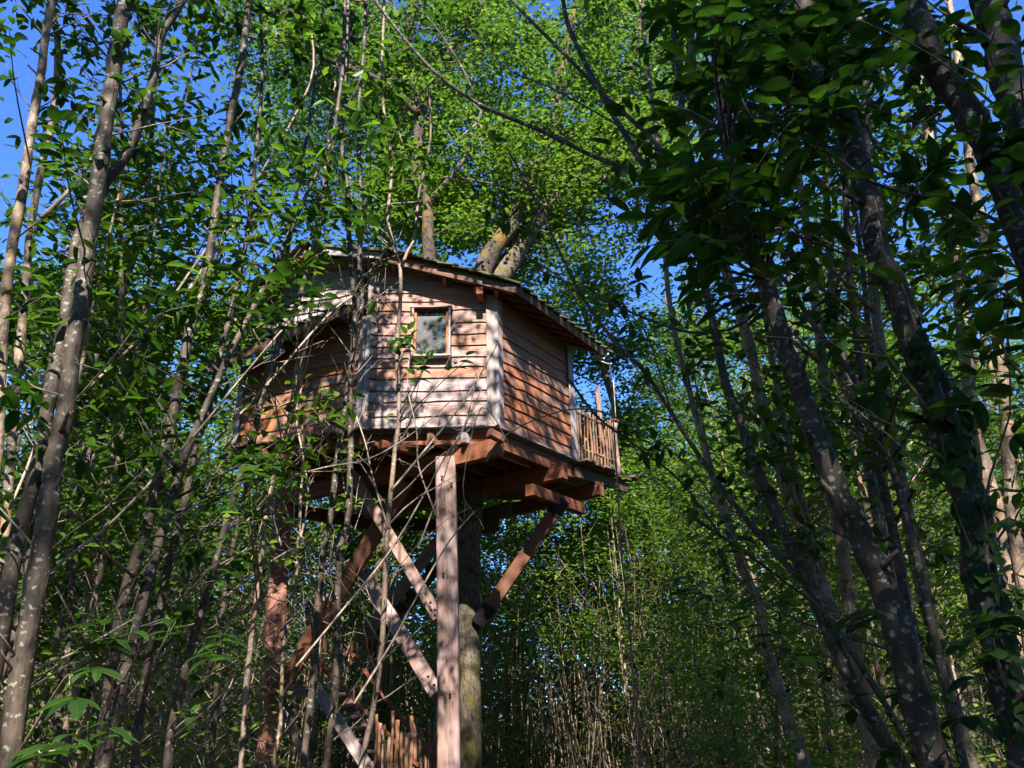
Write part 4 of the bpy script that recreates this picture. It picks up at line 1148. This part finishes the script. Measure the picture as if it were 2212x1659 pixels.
# twigs and leaves of the near stems
def dress(key, nbr, nros, lsize, per, seed, lo=.3, hi=1.0, blen=(.4, 1.2), zmin=0.0, up=.9, side=None, avoid=None, rmax=.010):
    t, sm = NEAR[key]; rng = random.Random(seed)
    tips = grow(t, sm, rng, nbr, lo, hi, blen, up, M_TWIG, sub=2, side=side, rmax=rmax)
    rng.shuffle(tips)
    k = 0
    for (p, d) in tips:
        if k >= nros: break
        if p.z < zmin: continue
        if avoid and avoid(p): continue
        rosette(t, p, d, per, lsize, rng); k += 1
def pixof(p):
    q = CROT.transposed() @ (p - O)
    return 1106 + FPX * q.x / -q.z, 829.5 - FPX * q.y / -q.z
def offhouse(p):
    x, y = pixof(p); return 480 < x < 1340 and 520 < y < 1650
for k, a in {'L1': (26, 34, .15, 5), 'L1b': (20, 26, .15, 5), 'L1c': (8, 6, .13, 4), 'L2': (22, 26, .15, 5), 'L3': (20, 26, .14, 5), 'L4': (30, 36, .15, 5), 'L5': (26, 34, .15, 5), 'L6': (30, 26, .15, 5),
             'L7': (22, 12, .14, 5), 'L8': (30, 22, .14, 5), 'L8b': (26, 18, .14, 5), 'L9': (32, 14, .13, 5), 'L10': (12, 5, .12, 4), 'L11': (26, 34, .15, 5), 'L12': (24, 34, .15, 5),
             'R2': (24, 30, .17, 6), 'R3': (18, 30, .17, 6), 'R4': (14, 26, .17, 6), 'R5': (26, 36, .15, 5), 'R6': (28, 34, .15, 5), 'R7': (26, 36, .15, 5), 'R8': (26, 36, .15, 5),
             'R9': (18, 22, .14, 5), 'R10': (16, 30, .15, 5), 'R11': (20, 32, .15, 5), 'R12': (22, 40, .15, 5), 'R13': (10, 10, .13, 4)}.items():
    dress(k, a[0], a[1], a[2], a[3], zlib.crc32(k.encode()) % 1000, lo=.12, avoid=offhouse if k[0] == 'L' else None, blen=(.35, 1.1) if k[0] == 'L' else (.35, 1.3))
# the dark crown hanging over the right of the view: big leaves close to the camera
tips = []
rg = random.Random(55)
crown_nodes = [s_[0] for s_ in smR1[int(len(smR1) * .5):]]
for i in range(44):
    x = rg.gauss(1650, 130); y = rg.uniform(-40, 560); Y = rg.uniform(2.7, 4.3)
    x += (y < 130) * rg.uniform(-90, 120)
    if y > 400: x = rg.gauss(1560, 85)
    p = at(x, y, Y)
    q = min(crown_nodes, key=lambda c: (c - p).length + abs(c.z + .3 - p.z))
    m_ = q.lerp(p, .5) + Vector((rg.gauss(0, .08), rg.gauss(0, .08), .10))
    mb = MB(); mb.tube(catmull([(q, .011), (m_, .006), (p, .0025)], 4), 5, .05, i); mb.build('branch', M_BARKD, tR1)
    spray(tR1, m_.lerp(p, .25), p, 6, .20, rg)
    if i % 3 == 0:      # a further layer on a neighbouring tree's bough end
        tt = NEAR[['R2', 'R3', 'R10', 'R7'][(i // 3) % 4]][0]
        e = p + Vector((rg.uniform(-.3, .3), rg.uniform(-.2, .4), rg.uniform(-.15, .2)))
        mb = MB(); mb.tube([(m_, .005), (m_.lerp(e, .5), .004), (e, .002)], 5, .05, i); mb.build('branch', M_BARKD, tR1)
        spray(tR1, m_, e, 5, .18, rg)
rc = random.Random(66); cl = []
for i in range(75):
    x = rc.gauss(1640, 120); y = rc.uniform(-40, 560)
    if y > 420: x = rc.gauss(1590, 70)
    cl.append(tuple(at(x, y, rc.uniform(3.4, 4.8))))
o = link('crown', cards('crown', clumps(cl, 6, .12, 3), .20, .085, L_BIG, seed=44, flat=.7, droop=.15, fine=True), tR1, Matrix.Identity(4)); o['kind'] = 'stuff'
# leafy sprays placed where the photograph shows them
sp_ = [('L7', 640, 600, 5.2, 14, .19), ('L7', 600, 645, 5.4, 12, .18), ('L7', 690, 650, 5.3, 8, .17), ('L8', 785, 418, 5.2, 7, .17), ('L4', 440, 432, 5.4, 5, .16), ('L5', 612, 405, 5.8, 5, .15), ('L5', 500, 325, 5.5, 7, .16),
       ('L7', 540, 1010, 5.4, 12, .17), ('L7', 590, 980, 5.5, 8, .16), ('L7', 510, 1085, 5.4, 10, .17), ('L6', 500, 1415, 5.2, 7, .17), ('L6', 440, 1390, 5.4, 10, .17), ('L4', 300, 1335, 5.0, 10, .17), ('L4', 220, 1360, 4.8, 12, .18),
       ('L1', 190, 1560, 3.6, 9, .17), ('L1', 120, 1620, 3.9, 8, .17), ('L1', 150, 1480, 4.0, 8, .17), ('L9', 930, 760, 6.9, 10, .15), ('L9', 895, 725, 7.0, 8, .13), ('L9', 1015, 772, 6.8, 7, .13), ('L9', 845, 730, 7.1, 6, .14),
       ('L1', 135, 300, 4.2, 10, .16), ('L2', 20, 60, 5, 8, .16), ('L1b', 250, 180, 5, 8, .15), ('L1', 60, 820, 5, 10, .16), ('L4', 340, 860, 5.6, 9, .15), ('L5', 470, 290, 5.9, 9, .15), ('L6', 480, 1160, 6.2, 10, .16), ('L6', 520, 1240, 6.4, 10, .16),
       ('L8', 620, 160, 6, 8, .15), ('L8b', 800, 220, 6, 8, .15), ('L9', 880, 90, 6, 8, .14), ('L9', 960, 40, 6, 8, .14), ('L8', 700, 60, 6, 8, .15),
       ('R8', 1560, 1150, 5.5, 10, .16), ('R8', 1460, 1240, 6, 10, .16), ('R7', 1700, 1290, 5, 10, .17), ('R7', 1620, 1340, 5, 10, .17), ('R6', 1740, 1400, 4.6, 12, .17), ('R6', 1850, 1330, 4.6, 12, .17), ('R12', 1980, 1430, 4.4, 12, .17),
       ('R12', 2080, 1480, 4.2, 12, .17), ('R12', 2000, 1560, 4.4, 10, .17), ('R2', 2100, 1350, 3.4, 8, .18), ('R2', 2190, 1330, 3.4, 8, .18), ('R3', 2000, 560, 3.4, 8, .18), ('R3', 2150, 600, 3.2, 8, .2), ('R4', 2190, 700, 3.0, 8, .2),
       ('R3', 2050, 440, 3.3, 8, .18), ('R4', 1850, 40, 3.0, 8, .18), ('R4', 2150, 60, 3.0, 8, .17), ('R4', 2205, 150, 2.9, 8, .17), ('R3', 2080, 30, 3.2, 8, .17), ('R3', 1950, 50, 3.4, 8, .17), ('R2', 1850, 150, 3.6, 8, .17), ('R4', 2190, 380, 2.9, 8, .17), ('R3', 2120, 250, 3.1, 8, .17), ('R10', 1560, 560, 4.4, 10, .18), ('R10', 1480, 640, 4.4, 8, .18), ('R10', 1580, 650, 4.2, 10, .18), ('R9', 1500, 750, 4.8, 8, .18), ('R9', 1350, 690, 5.2, 6, .15)]
rg = random.Random(91)
for (k, x, y, Y, n, s) in sp_:
    n = int(n * 1.3); s *= 1.05
    t, sm = NEAR[k]; p = at(x, y, Y)
    q = min((c[0] for c in sm), key=lambda c: (c - p).length + abs(c.z + .5 - p.z) * .5)
    m_ = q.lerp(p, .55) + Vector((rg.gauss(0, .1), 0, rg.gauss(.05, .08)))
    mb = MB(); mb.tube(catmull([(q, .009), (m_, .006), (p, .003)], 4), 5, .05, 3); mb.build('branch', M_TWIG, t)
    ax = (p - m_).normalized()
    for g in range(max(1, n // 5)):
        e = p + Vector((rg.gauss(0, s * .5), rg.gauss(0, s * .5), rg.gauss(0, s * .3)))
        spray(t, e - ax * s * 2.2, e, 6, s, rg)
# ivy up the heavy right trunk
tR2, smR2 = NEAR['R2']
iv = thing('ivy', 'dark ivy leaves climbing the heavy trunk at the lower right', 'ivy', smR2[0][0])
seg = [s for s in smR2 if 1.0 < s[0].z < 4.4]
mb = MB(); mb.tube([(p + Vector((.0, -r * 1.02, 0)), .006) for p, r in seg], 5); mb.build('stem', M_TWIG, iv)
for i in range(150):
    p, r = rg.choice(seg[:int(len(seg) * .75)] if rg.random() < .8 else seg)
    a = rg.gauss(-1.57, .9); h = Vector((math.cos(a), math.sin(a), 0))
    put_leaf(iv, p + h * (r + .012) + Vector((0, 0, rg.uniform(-.1, .1))), Vector((rg.gauss(0, .4), rg.gauss(0, .2), -1)) + h * .4, h + Vector((0, 0, .3)), rg.uniform(.05, .085), rg, IVYL, 'ivy_leaf')
dl = thing('dry_leaves', 'two curled brown dead leaves hanging in the dark crown at the upper right', 'leaf', at(1845, 385, 3.2)) if False else None

# ================================================================== the coppice all round: individual trees
GROUND_Z = -.1
def variant_tree(seed, h, r0, crown_lo, ncl, per, leafL, mat_bark, mat_leaf):
    rng = random.Random(seed)
    path = []; p = Vector((0, 0, -.2)); d = Vector((rng.gauss(0, .05), rng.gauss(0, .05), 1)).normalized()
    n = 9
    for i in range(n + 1):
        path.append((p.copy(), r0 * (1 - .82 * i / n)))
        d = (d + Vector((rng.gauss(0, .06), rng.gauss(0, .06), .02))).normalized(); p = p + d * h / n
    mb = MB(); mb.tube(path, 7, .06, seed)
    cl = []
    for b_ in range(int(ncl * .55)):
        t = rng.uniform(crown_lo * .6, 1) ** .9
        i = min(n - 1, int(t * n)); q, r = path[i]; q = q.lerp(path[i + 1][0], rng.random())
        a = rng.uniform(0, 6.28); L_ = rng.uniform(.5, 1.5) * (1.15 - .5 * t) * h / 9
        e = q + Vector((math.cos(a) * L_, math.sin(a) * L_, L_ * rng.uniform(.3, 1.0)))
        m_ = q.lerp(e, .5) + Vector((0, 0, -.05))
        mb.tube([(q, r * .4), (m_, r * .22), (e, .004)], 4, .05, b_)
        if t > crown_lo:
            cl += [e, m_.lerp(e, .5), e + Vector((rng.gauss(0, .3), rng.gauss(0, .3), rng.gauss(0, .2)))]
    tm = pydata('trunk', mb.v, mb.f, True); tm.materials.append(mat_bark)
    bushy = h < 6.5
    C_ = clumps([tuple(c) for c in cl], per * (1.15 if bushy else 1.9), .30 if bushy else .24, seed)
    cm = cards('crown', C_, leafL, leafL * .42, mat_leaf, seed=seed, flat=.6, droop=.25, fine=True)
    return tm, cm
VAR = []
for i, (h, r, lo, nc_, per) in enumerate([(9, .055, .35, 46, 10), (11, .07, .45, 52, 10), (7.5, .045, .25, 40, 10), (12.5, .08, .5, 56, 11), (8.5, .05, .3, 44, 9), (10, .06, .4, 50, 10), (5, .03, .12, 34, 10), (6, .035, .2, 36, 9)]):
    VAR.append(variant_tree(40 + i, h, r, lo, nc_, per, .15, [M_BARK, M_BARKL, M_BARKL][i % 3], L_FAR if h < 6.5 else L_MID))
LAB = ['straight thin pole with leafy top', 'tall slim pole with high crown', 'slight young tree leafy to half height', 'tallest pole with small high crown',
       'pale slim young tree', 'grey slim young tree', 'low bushy leafy shoot', 'short leafy shoot']
rg = random.Random(2024)
placed = []
def clear(x, y):
    if -6.2 < x < 2.6 and 11.2 < y < 18.2: return False
    # the open line of sight to the house
    px_ = 1106 + FPX * x / (y * .92)
    if y < 12 and 455 < px_ < 1460: return False
    if y < 10 and px_ > 1460 and (int(x * 13.7) + int(y * 7.3)) % 2: return False
    if y < 11 and 700 < px_ < 1500: return False
    return y > 5.5
tries = 0
while len(placed) < 250 and tries < 9000:
    tries += 1
    y = 6 + 34 * rg.random() ** 1.15; px_ = rg.uniform(-120, 2330); x = (px_ - 1106) / FPX * y * .95
    if not clear(x, y): continue
    if min([(x - a) ** 2 + (y - b_) ** 2 for a, b_ in placed] or [9]) < .30: continue
    if 1020 < px_ < 1500 and (y < 19 or (y < 26 and rg.random() < .45)): continue
    # sky gaps the photograph shows at mid height
    if y < 20 and (330 < px_ < 520 or 1180 < px_ < 1440) and rg.random() < .6: continue
    placed.append((x, y))
for (x, y) in placed:
    v = rg.choices(range(8), [3, 3, 3, 2, 3, 3, 4, 4])[0]
    if y < 9 and v > 5: v = rg.choice([0, 2, 4])
    if x > 4 and y < 13 and rg.random() < .5: v = rg.choice([3, 1, 3])
    pz = 1106 + FPX * x / (y * .98)
    if (1040 < pz < 1560 and y < 24) or (200 < pz < 620 and 9 < y < 20 and rg.random() < .65): v = rg.choice([6, 7, 6, 2])
    tm, cm = VAR[v]
    zx = 1106 + FPX * x / (y * .98)
    zone = next(n_ for lim_, n_ in ((130, 'at the left edge'), (300, 'behind the thick left trunk'), (470, 'behind the long slender left trunk'), (640, 'left of the left post'), (960, 'behind the two posts'), (1130, 'behind the oak trunk'),
            (1330, 'under the balcony railing'), (1500, 'in the gap right of the house'), (1660, 'behind the tan flaking trunk'), (1850, 'behind the mottled pale trunk'), (2040, 'behind the speckled dark trunk'), (9999, 'at the right edge')) if zx < lim_)
    dist_ = 'near' if y < 13 else 'middle distance' if y < 21 else 'distant' if y < 30 else 'farthest row'
    LB = '%s, %s, %s' % (LAB[v], zone, dist_)
    t = thing('young_tree', LB, 'tree', (x, y, 0), 'young coppice trees standing all through the wood')
    lean = -x * .008 + rg.gauss(0, .035)
    M = Matrix.Translation((x, y, 0)) @ Euler((rg.gauss(0, .04), lean, 0)).to_matrix().to_4x4() @ Matrix.Rotation(rg.uniform(0, 6.28), 4, 'Z') @ Matrix.Scale(rg.uniform(.85, 1.2), 4)
    for nm, me in (('trunk', tm), ('crown', cm)):
        o = bpy.data.objects.new(nm, me); COL.objects.link(o); o.parent = t; o.matrix_local = WLOC[t.name].inverted() @ M
        if nm == 'crown': o['kind'] = 'stuff'
# ---- thicket of thin stems that nobody could count
r = np.random.RandomState(9)
def sticks(name, n, gen, mat, seed):
    r = np.random.RandomState(seed)
    B_, T_, R = gen(n, r)
    m_ = (B_ + T_) / 2 + r.normal(0, .06, B_.shape)
    v = np.empty((n, 9, 3)); ang = np.array([0, 2.094, 4.188])
    ring = np.stack([np.cos(ang), np.sin(ang), 0 * ang], 1)
    for k, (P, s) in enumerate(((B_, 1.0), (m_, .75), (T_, .35))):
        v[:, k * 3:k * 3 + 3] = P[:, None, :] + ring[None] * (R * s)[:, None, None]
    tri = []
    for k in (0, 3):
        for j in range(3):
            a, b_ = k + j, k + (j + 1) % 3; tri += [(a, b_, b_ + 3), (a, b_ + 3, a + 3)]
    t = (np.arange(n) * 9)[:, None, None] + np.array(tri)[None]
    me = np_mesh(name, v.reshape(-1, 3), t.reshape(-1, 3), True); me.materials.append(mat)
    o = link(name, me); o['kind'] = 'stuff'; return o
def upright(n, r):
    y = 15 + 33 * r.uniform(0, 1, n) ** .8; px_ = r.uniform(-250, 2450, n); x = (px_ - 1106) / FPX * y * .98
    keep = ~((x > -6) & (x < 2.2) & (y < 18.5)); y = np.where(keep, y, y + 8)
    h = r.uniform(1.8, 6.2, n); B_ = np.stack([x, y, np.full(n, -.1)], 1)
    T_ = B_ + np.stack([r.normal(0, .12, n) * h - x * .01 * h * .6, r.normal(0, .10, n) * h, h], 1)
    return B_, T_, r.uniform(.007, .03, n)
o = sticks('thicket', 3500, upright, M_BARKL, 1); tag(o, 'dense thicket of thin upright stems behind the posts', kind='stuff')
def slant(n, r):
    y = 10 + 26 * r.uniform(0, 1, n); px_ = r.uniform(-250, 2450, n); x = (px_ - 1106) / FPX * y * .98
    keep = ~((x > -6) & (x < 2.2) & (y < 18.5)) & ~((px_ > 560) & (px_ < 1400) & (y < 13)); y = np.where(keep, y, y + 9)
    z = r.uniform(0, 5.0, n) ** 1.0; L_ = r.uniform(.4, 2.2, n); a = r.uniform(0, 6.28, n)
    B_ = np.stack([x, y, z], 1); T_ = B_ + np.stack([np.cos(a) * L_ * .6, np.sin(a) * L_ * .6, L_ * r.uniform(-.2, .9, n)], 1)
    return B_, T_, r.uniform(.004, .012, n)
def brush(n, r):
    y = r.uniform(9.5, 15, n); px_ = r.normal(400, 120, n); px_ = np.minimum(px_, 610); x = (px_ - 1106) / FPX * y * .98
    z = np.abs(r.normal(1.8, 1.5, n)); L_ = r.uniform(.25, 1.3, n); a = r.uniform(0, 6.28, n)
    B_ = np.stack([x, y, z], 1); T_ = B_ + np.stack([np.cos(a) * L_ * .7, np.sin(a) * L_ * .3, L_ * r.uniform(-.3, .9, n)], 1)
    return B_, T_, r.uniform(.005, .016, n)
o = sticks('brushwood', 1500, brush, M_DEAD, 4); tag(o, 'bright tan brushwood left of the left post', kind='stuff')
o = sticks('deadwood', 5200, slant, M_DEAD, 2); tag(o, 'tangle of pale dead twigs between the stems', kind='stuff')
# ---- underwood foliage 12-30 m away
cen = []
rg = random.Random(71)
for i in range(4200):
    y = rg.uniform(11, 34); px_ = rg.uniform(-200, 2400); x = (px_ - 1106) / FPX * y * .98
    if -6 < x < 2.2 and y < 19: continue
    if 480 < px_ < 1400 and y < 16: continue
    z = abs(rg.gauss(0, 1)) * 3.2
    if 1050 < px_ < 1650: z = rg.uniform(0, 8.5)
    if mnoise.noise(Vector((x * .45, y * .45, z * .55))) < -.05: continue
    cen.append((x, y, z))
for i in range(520):
    y = rg.uniform(6.5, 13); px_ = rg.choice([rg.uniform(-150, 640), rg.uniform(1450, 2400)]); x = (px_ - 1106) / FPX * y * .98
    z = abs(rg.gauss(0, 1)) * 1.5 + .1
    if mnoise.noise(Vector((x * .8, y * .8, z * .9))) < .0: continue
    cen.append((x, y, z))
for i in range(1500):
    px_ = rg.uniform(1010, 1560); y = rg.uniform(17, 25); x = (px_ - 1106) / FPX * y * .98
    if x < 1.6 and y < 18.6: continue
    z = rg.uniform(0.2, 8.0)
    if i % 3 == 0: continue
    if mnoise.noise(Vector((x * .5, y * .4 + 30, z * .6))) < .02 + (3 - z) * .03: continue
    cen.append((x, y, z))
me = cards('underwood', clumps(cen, 26, .32, 8), .14, .065, L_FAR, seed=9, flat=.6, droop=.2)
o = link('underwood', me); tag(o, 'leafy underwood of chestnut shoots behind the treehouse', kind='stuff')
# ---- tall oaks further back, each its own tree
def big_tree(i, x, y, h, R, lab, grp='tall trees behind the treehouse'):
    rng = random.Random(900 + i)
    t = thing('tall_tree', lab, 'tree', (x, y, 0), grp)
    path = []; p = Vector((x, y, -.2)); d = Vector((rng.gauss(0, .04), rng.gauss(0, .04), 1))
    for k in range(8):
        path.append((p.copy(), .24 * (1 - .75 * k / 7))); d = (d + Vector((rng.gauss(0, .07), rng.gauss(0, .07), 0))).normalized(); p = p + d * h / 7
    mb = MB(); mb.tube(catmull(path, 2), 9, .07, i); cl = []
    for b_ in range(26):
        tt = rng.uniform(.38, .98); q = path[min(7, int(tt * 7))][0]; a = rng.uniform(0, 6.28)
        L_ = R * rng.uniform(.5, 1.0) * (1.25 - .7 * tt); e = q + Vector((math.cos(a) * L_, math.sin(a) * L_, L_ * rng.uniform(.0, .7)))
        mb.tube([(q, .06), (q.lerp(e, .5) + Vector((0, 0, .15)), .04), (e, .01)], 5, .05, b_)
        for k in range(9): cl.append(q.lerp(e, rng.uniform(.35, 1.1)) + Vector((rng.gauss(0, .5), rng.gauss(0, .5), rng.gauss(.1, .45))))
    mb.build('trunk', M_OAK, t)
    me = cards('crown', clumps([tuple(c) for c in cl], 95, .42, 50 + i), .16, .11, L_OAK if i % 2 else L_FAR, seed=i, flat=.45, droop=.1)
    o = link('crown', me, t, Matrix.Identity(4)); o['kind'] = 'stuff'
BT = [(-3.5, 21, 17, 4.2, 'tall oak whose crown shows directly above the gable'), (4.8, 25.5, 18, 4.2, 'tall oak behind the right end of the roof'), (9, 25, 16, 3.8, 'tall tree filling the gap right of the treehouse roof'),
      (-9, 20, 15, 3.8, 'tall tree behind the stems left of the treehouse'), (-14, 24, 17, 4.2, 'tall tree far back at the left edge'), (13, 27, 18, 4.2, 'tall tree far back between the right-hand trunks'),
      (17, 21, 15, 4.0, 'tall tree far back near the right edge'), (0, 29, 18, 4.5, 'tall tree farthest back behind the oak'), (-6.5, 31, 17, 4.5, 'tall tree showing under the left side of the house'), (6, 38, 17, 4.6, 'bright tall tree behind the balcony railing')]
BT += [(9.5, 34, 20, 4.6, 'pale green tall tree beyond the balcony railing, left of two'), (13.5, 33, 19, 4.4, 'pale green tall tree beyond the balcony railing, right of two'), (2.5, 37, 21, 4.8, 'tall tree rising straight behind the roof'),
       (-5, 36, 20, 4.6, 'distant tall tree above the left gable'), (20, 33, 18, 4.6, 'distant tall tree behind the ivy clad trunk'), (-17, 33, 18, 4.6, 'distant tall tree beyond the thick left trunk')]
for i, a in enumerate(BT): big_tree(i, *a)
# ---- woodland beyond
rg = random.Random(17); cen = []
for i in range(14500):
    y = rg.uniform(32, 60); px_ = rg.uniform(-500, 2700); x = (px_ - 1106) / FPX * y * .98
    z = rg.uniform(0, 1) ** 1.2 * 15
    if i > 9000: z = rg.uniform(0, 8)
    if i <= 9000 and mnoise.noise(Vector((x * .16, y * .1, z * .2))) < -.12 + z * .012: continue
    cen.append((x, y, z))
me = cards('woodland', clumps(cen, 20, .7, 18), .34, .22, L_FAR, seed=19, flat=.5, droop=.1)
o = link('woodland', me); tag(o, 'distant woodland foliage closing the view', kind='stuff')
# ---- unseen leaf layer overhead and behind the viewer, added to cast dappled shade
rg = random.Random(23); cen = []
for i in range(9000):
    x = rg.uniform(-15, 15); y = rg.uniform(-16, 7.5); z = 12.4 + rg.uniform(0, 5) + max(0, -y) * .05
    # position where the sun ray through this spot meets the height of the house wall
    big = mnoise.noise(Vector((x * .33, (y + z) * .33, 7))); small = mnoise.noise(Vector((x * 1.1, (y + z) * 1.1, 3)))
    if x < -4.4: lim = -.14
    elif x < -1.9: lim = .35 if (-3.95 < x < -3.1 and -1.5 < y < 5.2) else (-.34 if y > 2.3 else -.10)
    elif x < .38: lim = .6 if (-.15 < x and -3.2 < y < 3.2) else .09
    elif x < 2.1 and y > 1.8: lim = -.28
    elif x < 5 and y < 1.8: lim = -.36
    else: lim = .12
    if big * .6 + small * .6 < lim: continue
    cen.append((x, y, z))
    if .4 < x < 5 and y < 1: cen.append((x + rg.gauss(0, .3), y, z + rg.uniform(-1, 1.5)))
me = cards('shade_canopy', clumps(cen, 13, .30, 24), .19, .095, L_MID, seed=25, flat=.7, droop=.1)
o = link('shade_canopy', me); tag(o, 'leaf canopy of the wood overhead', kind='stuff')
# unseen foliage ring to both sides and behind, added to block skylight
rg = random.Random(29); cen = []
for i in range(9000):
    a = rg.uniform(0, 6.283); R = rg.uniform(13, 24); x, y = math.cos(a) * R, math.sin(a) * R - 2
    if y > 5 and abs(x) < y * .85 + 3: continue
    z = rg.uniform(0, 19) if y < 2 else rg.uniform(0, 14)
    cen.append((x, y, z))
me = cards('sky_screen_foliage', clumps(cen, 16, .6, 28), .42, .26, L_FAR, seed=29, flat=.5, droop=.1)
o = link('sky_screen_foliage', me); tag(o, 'foliage of the wood around and behind the viewpoint', kind='stuff')
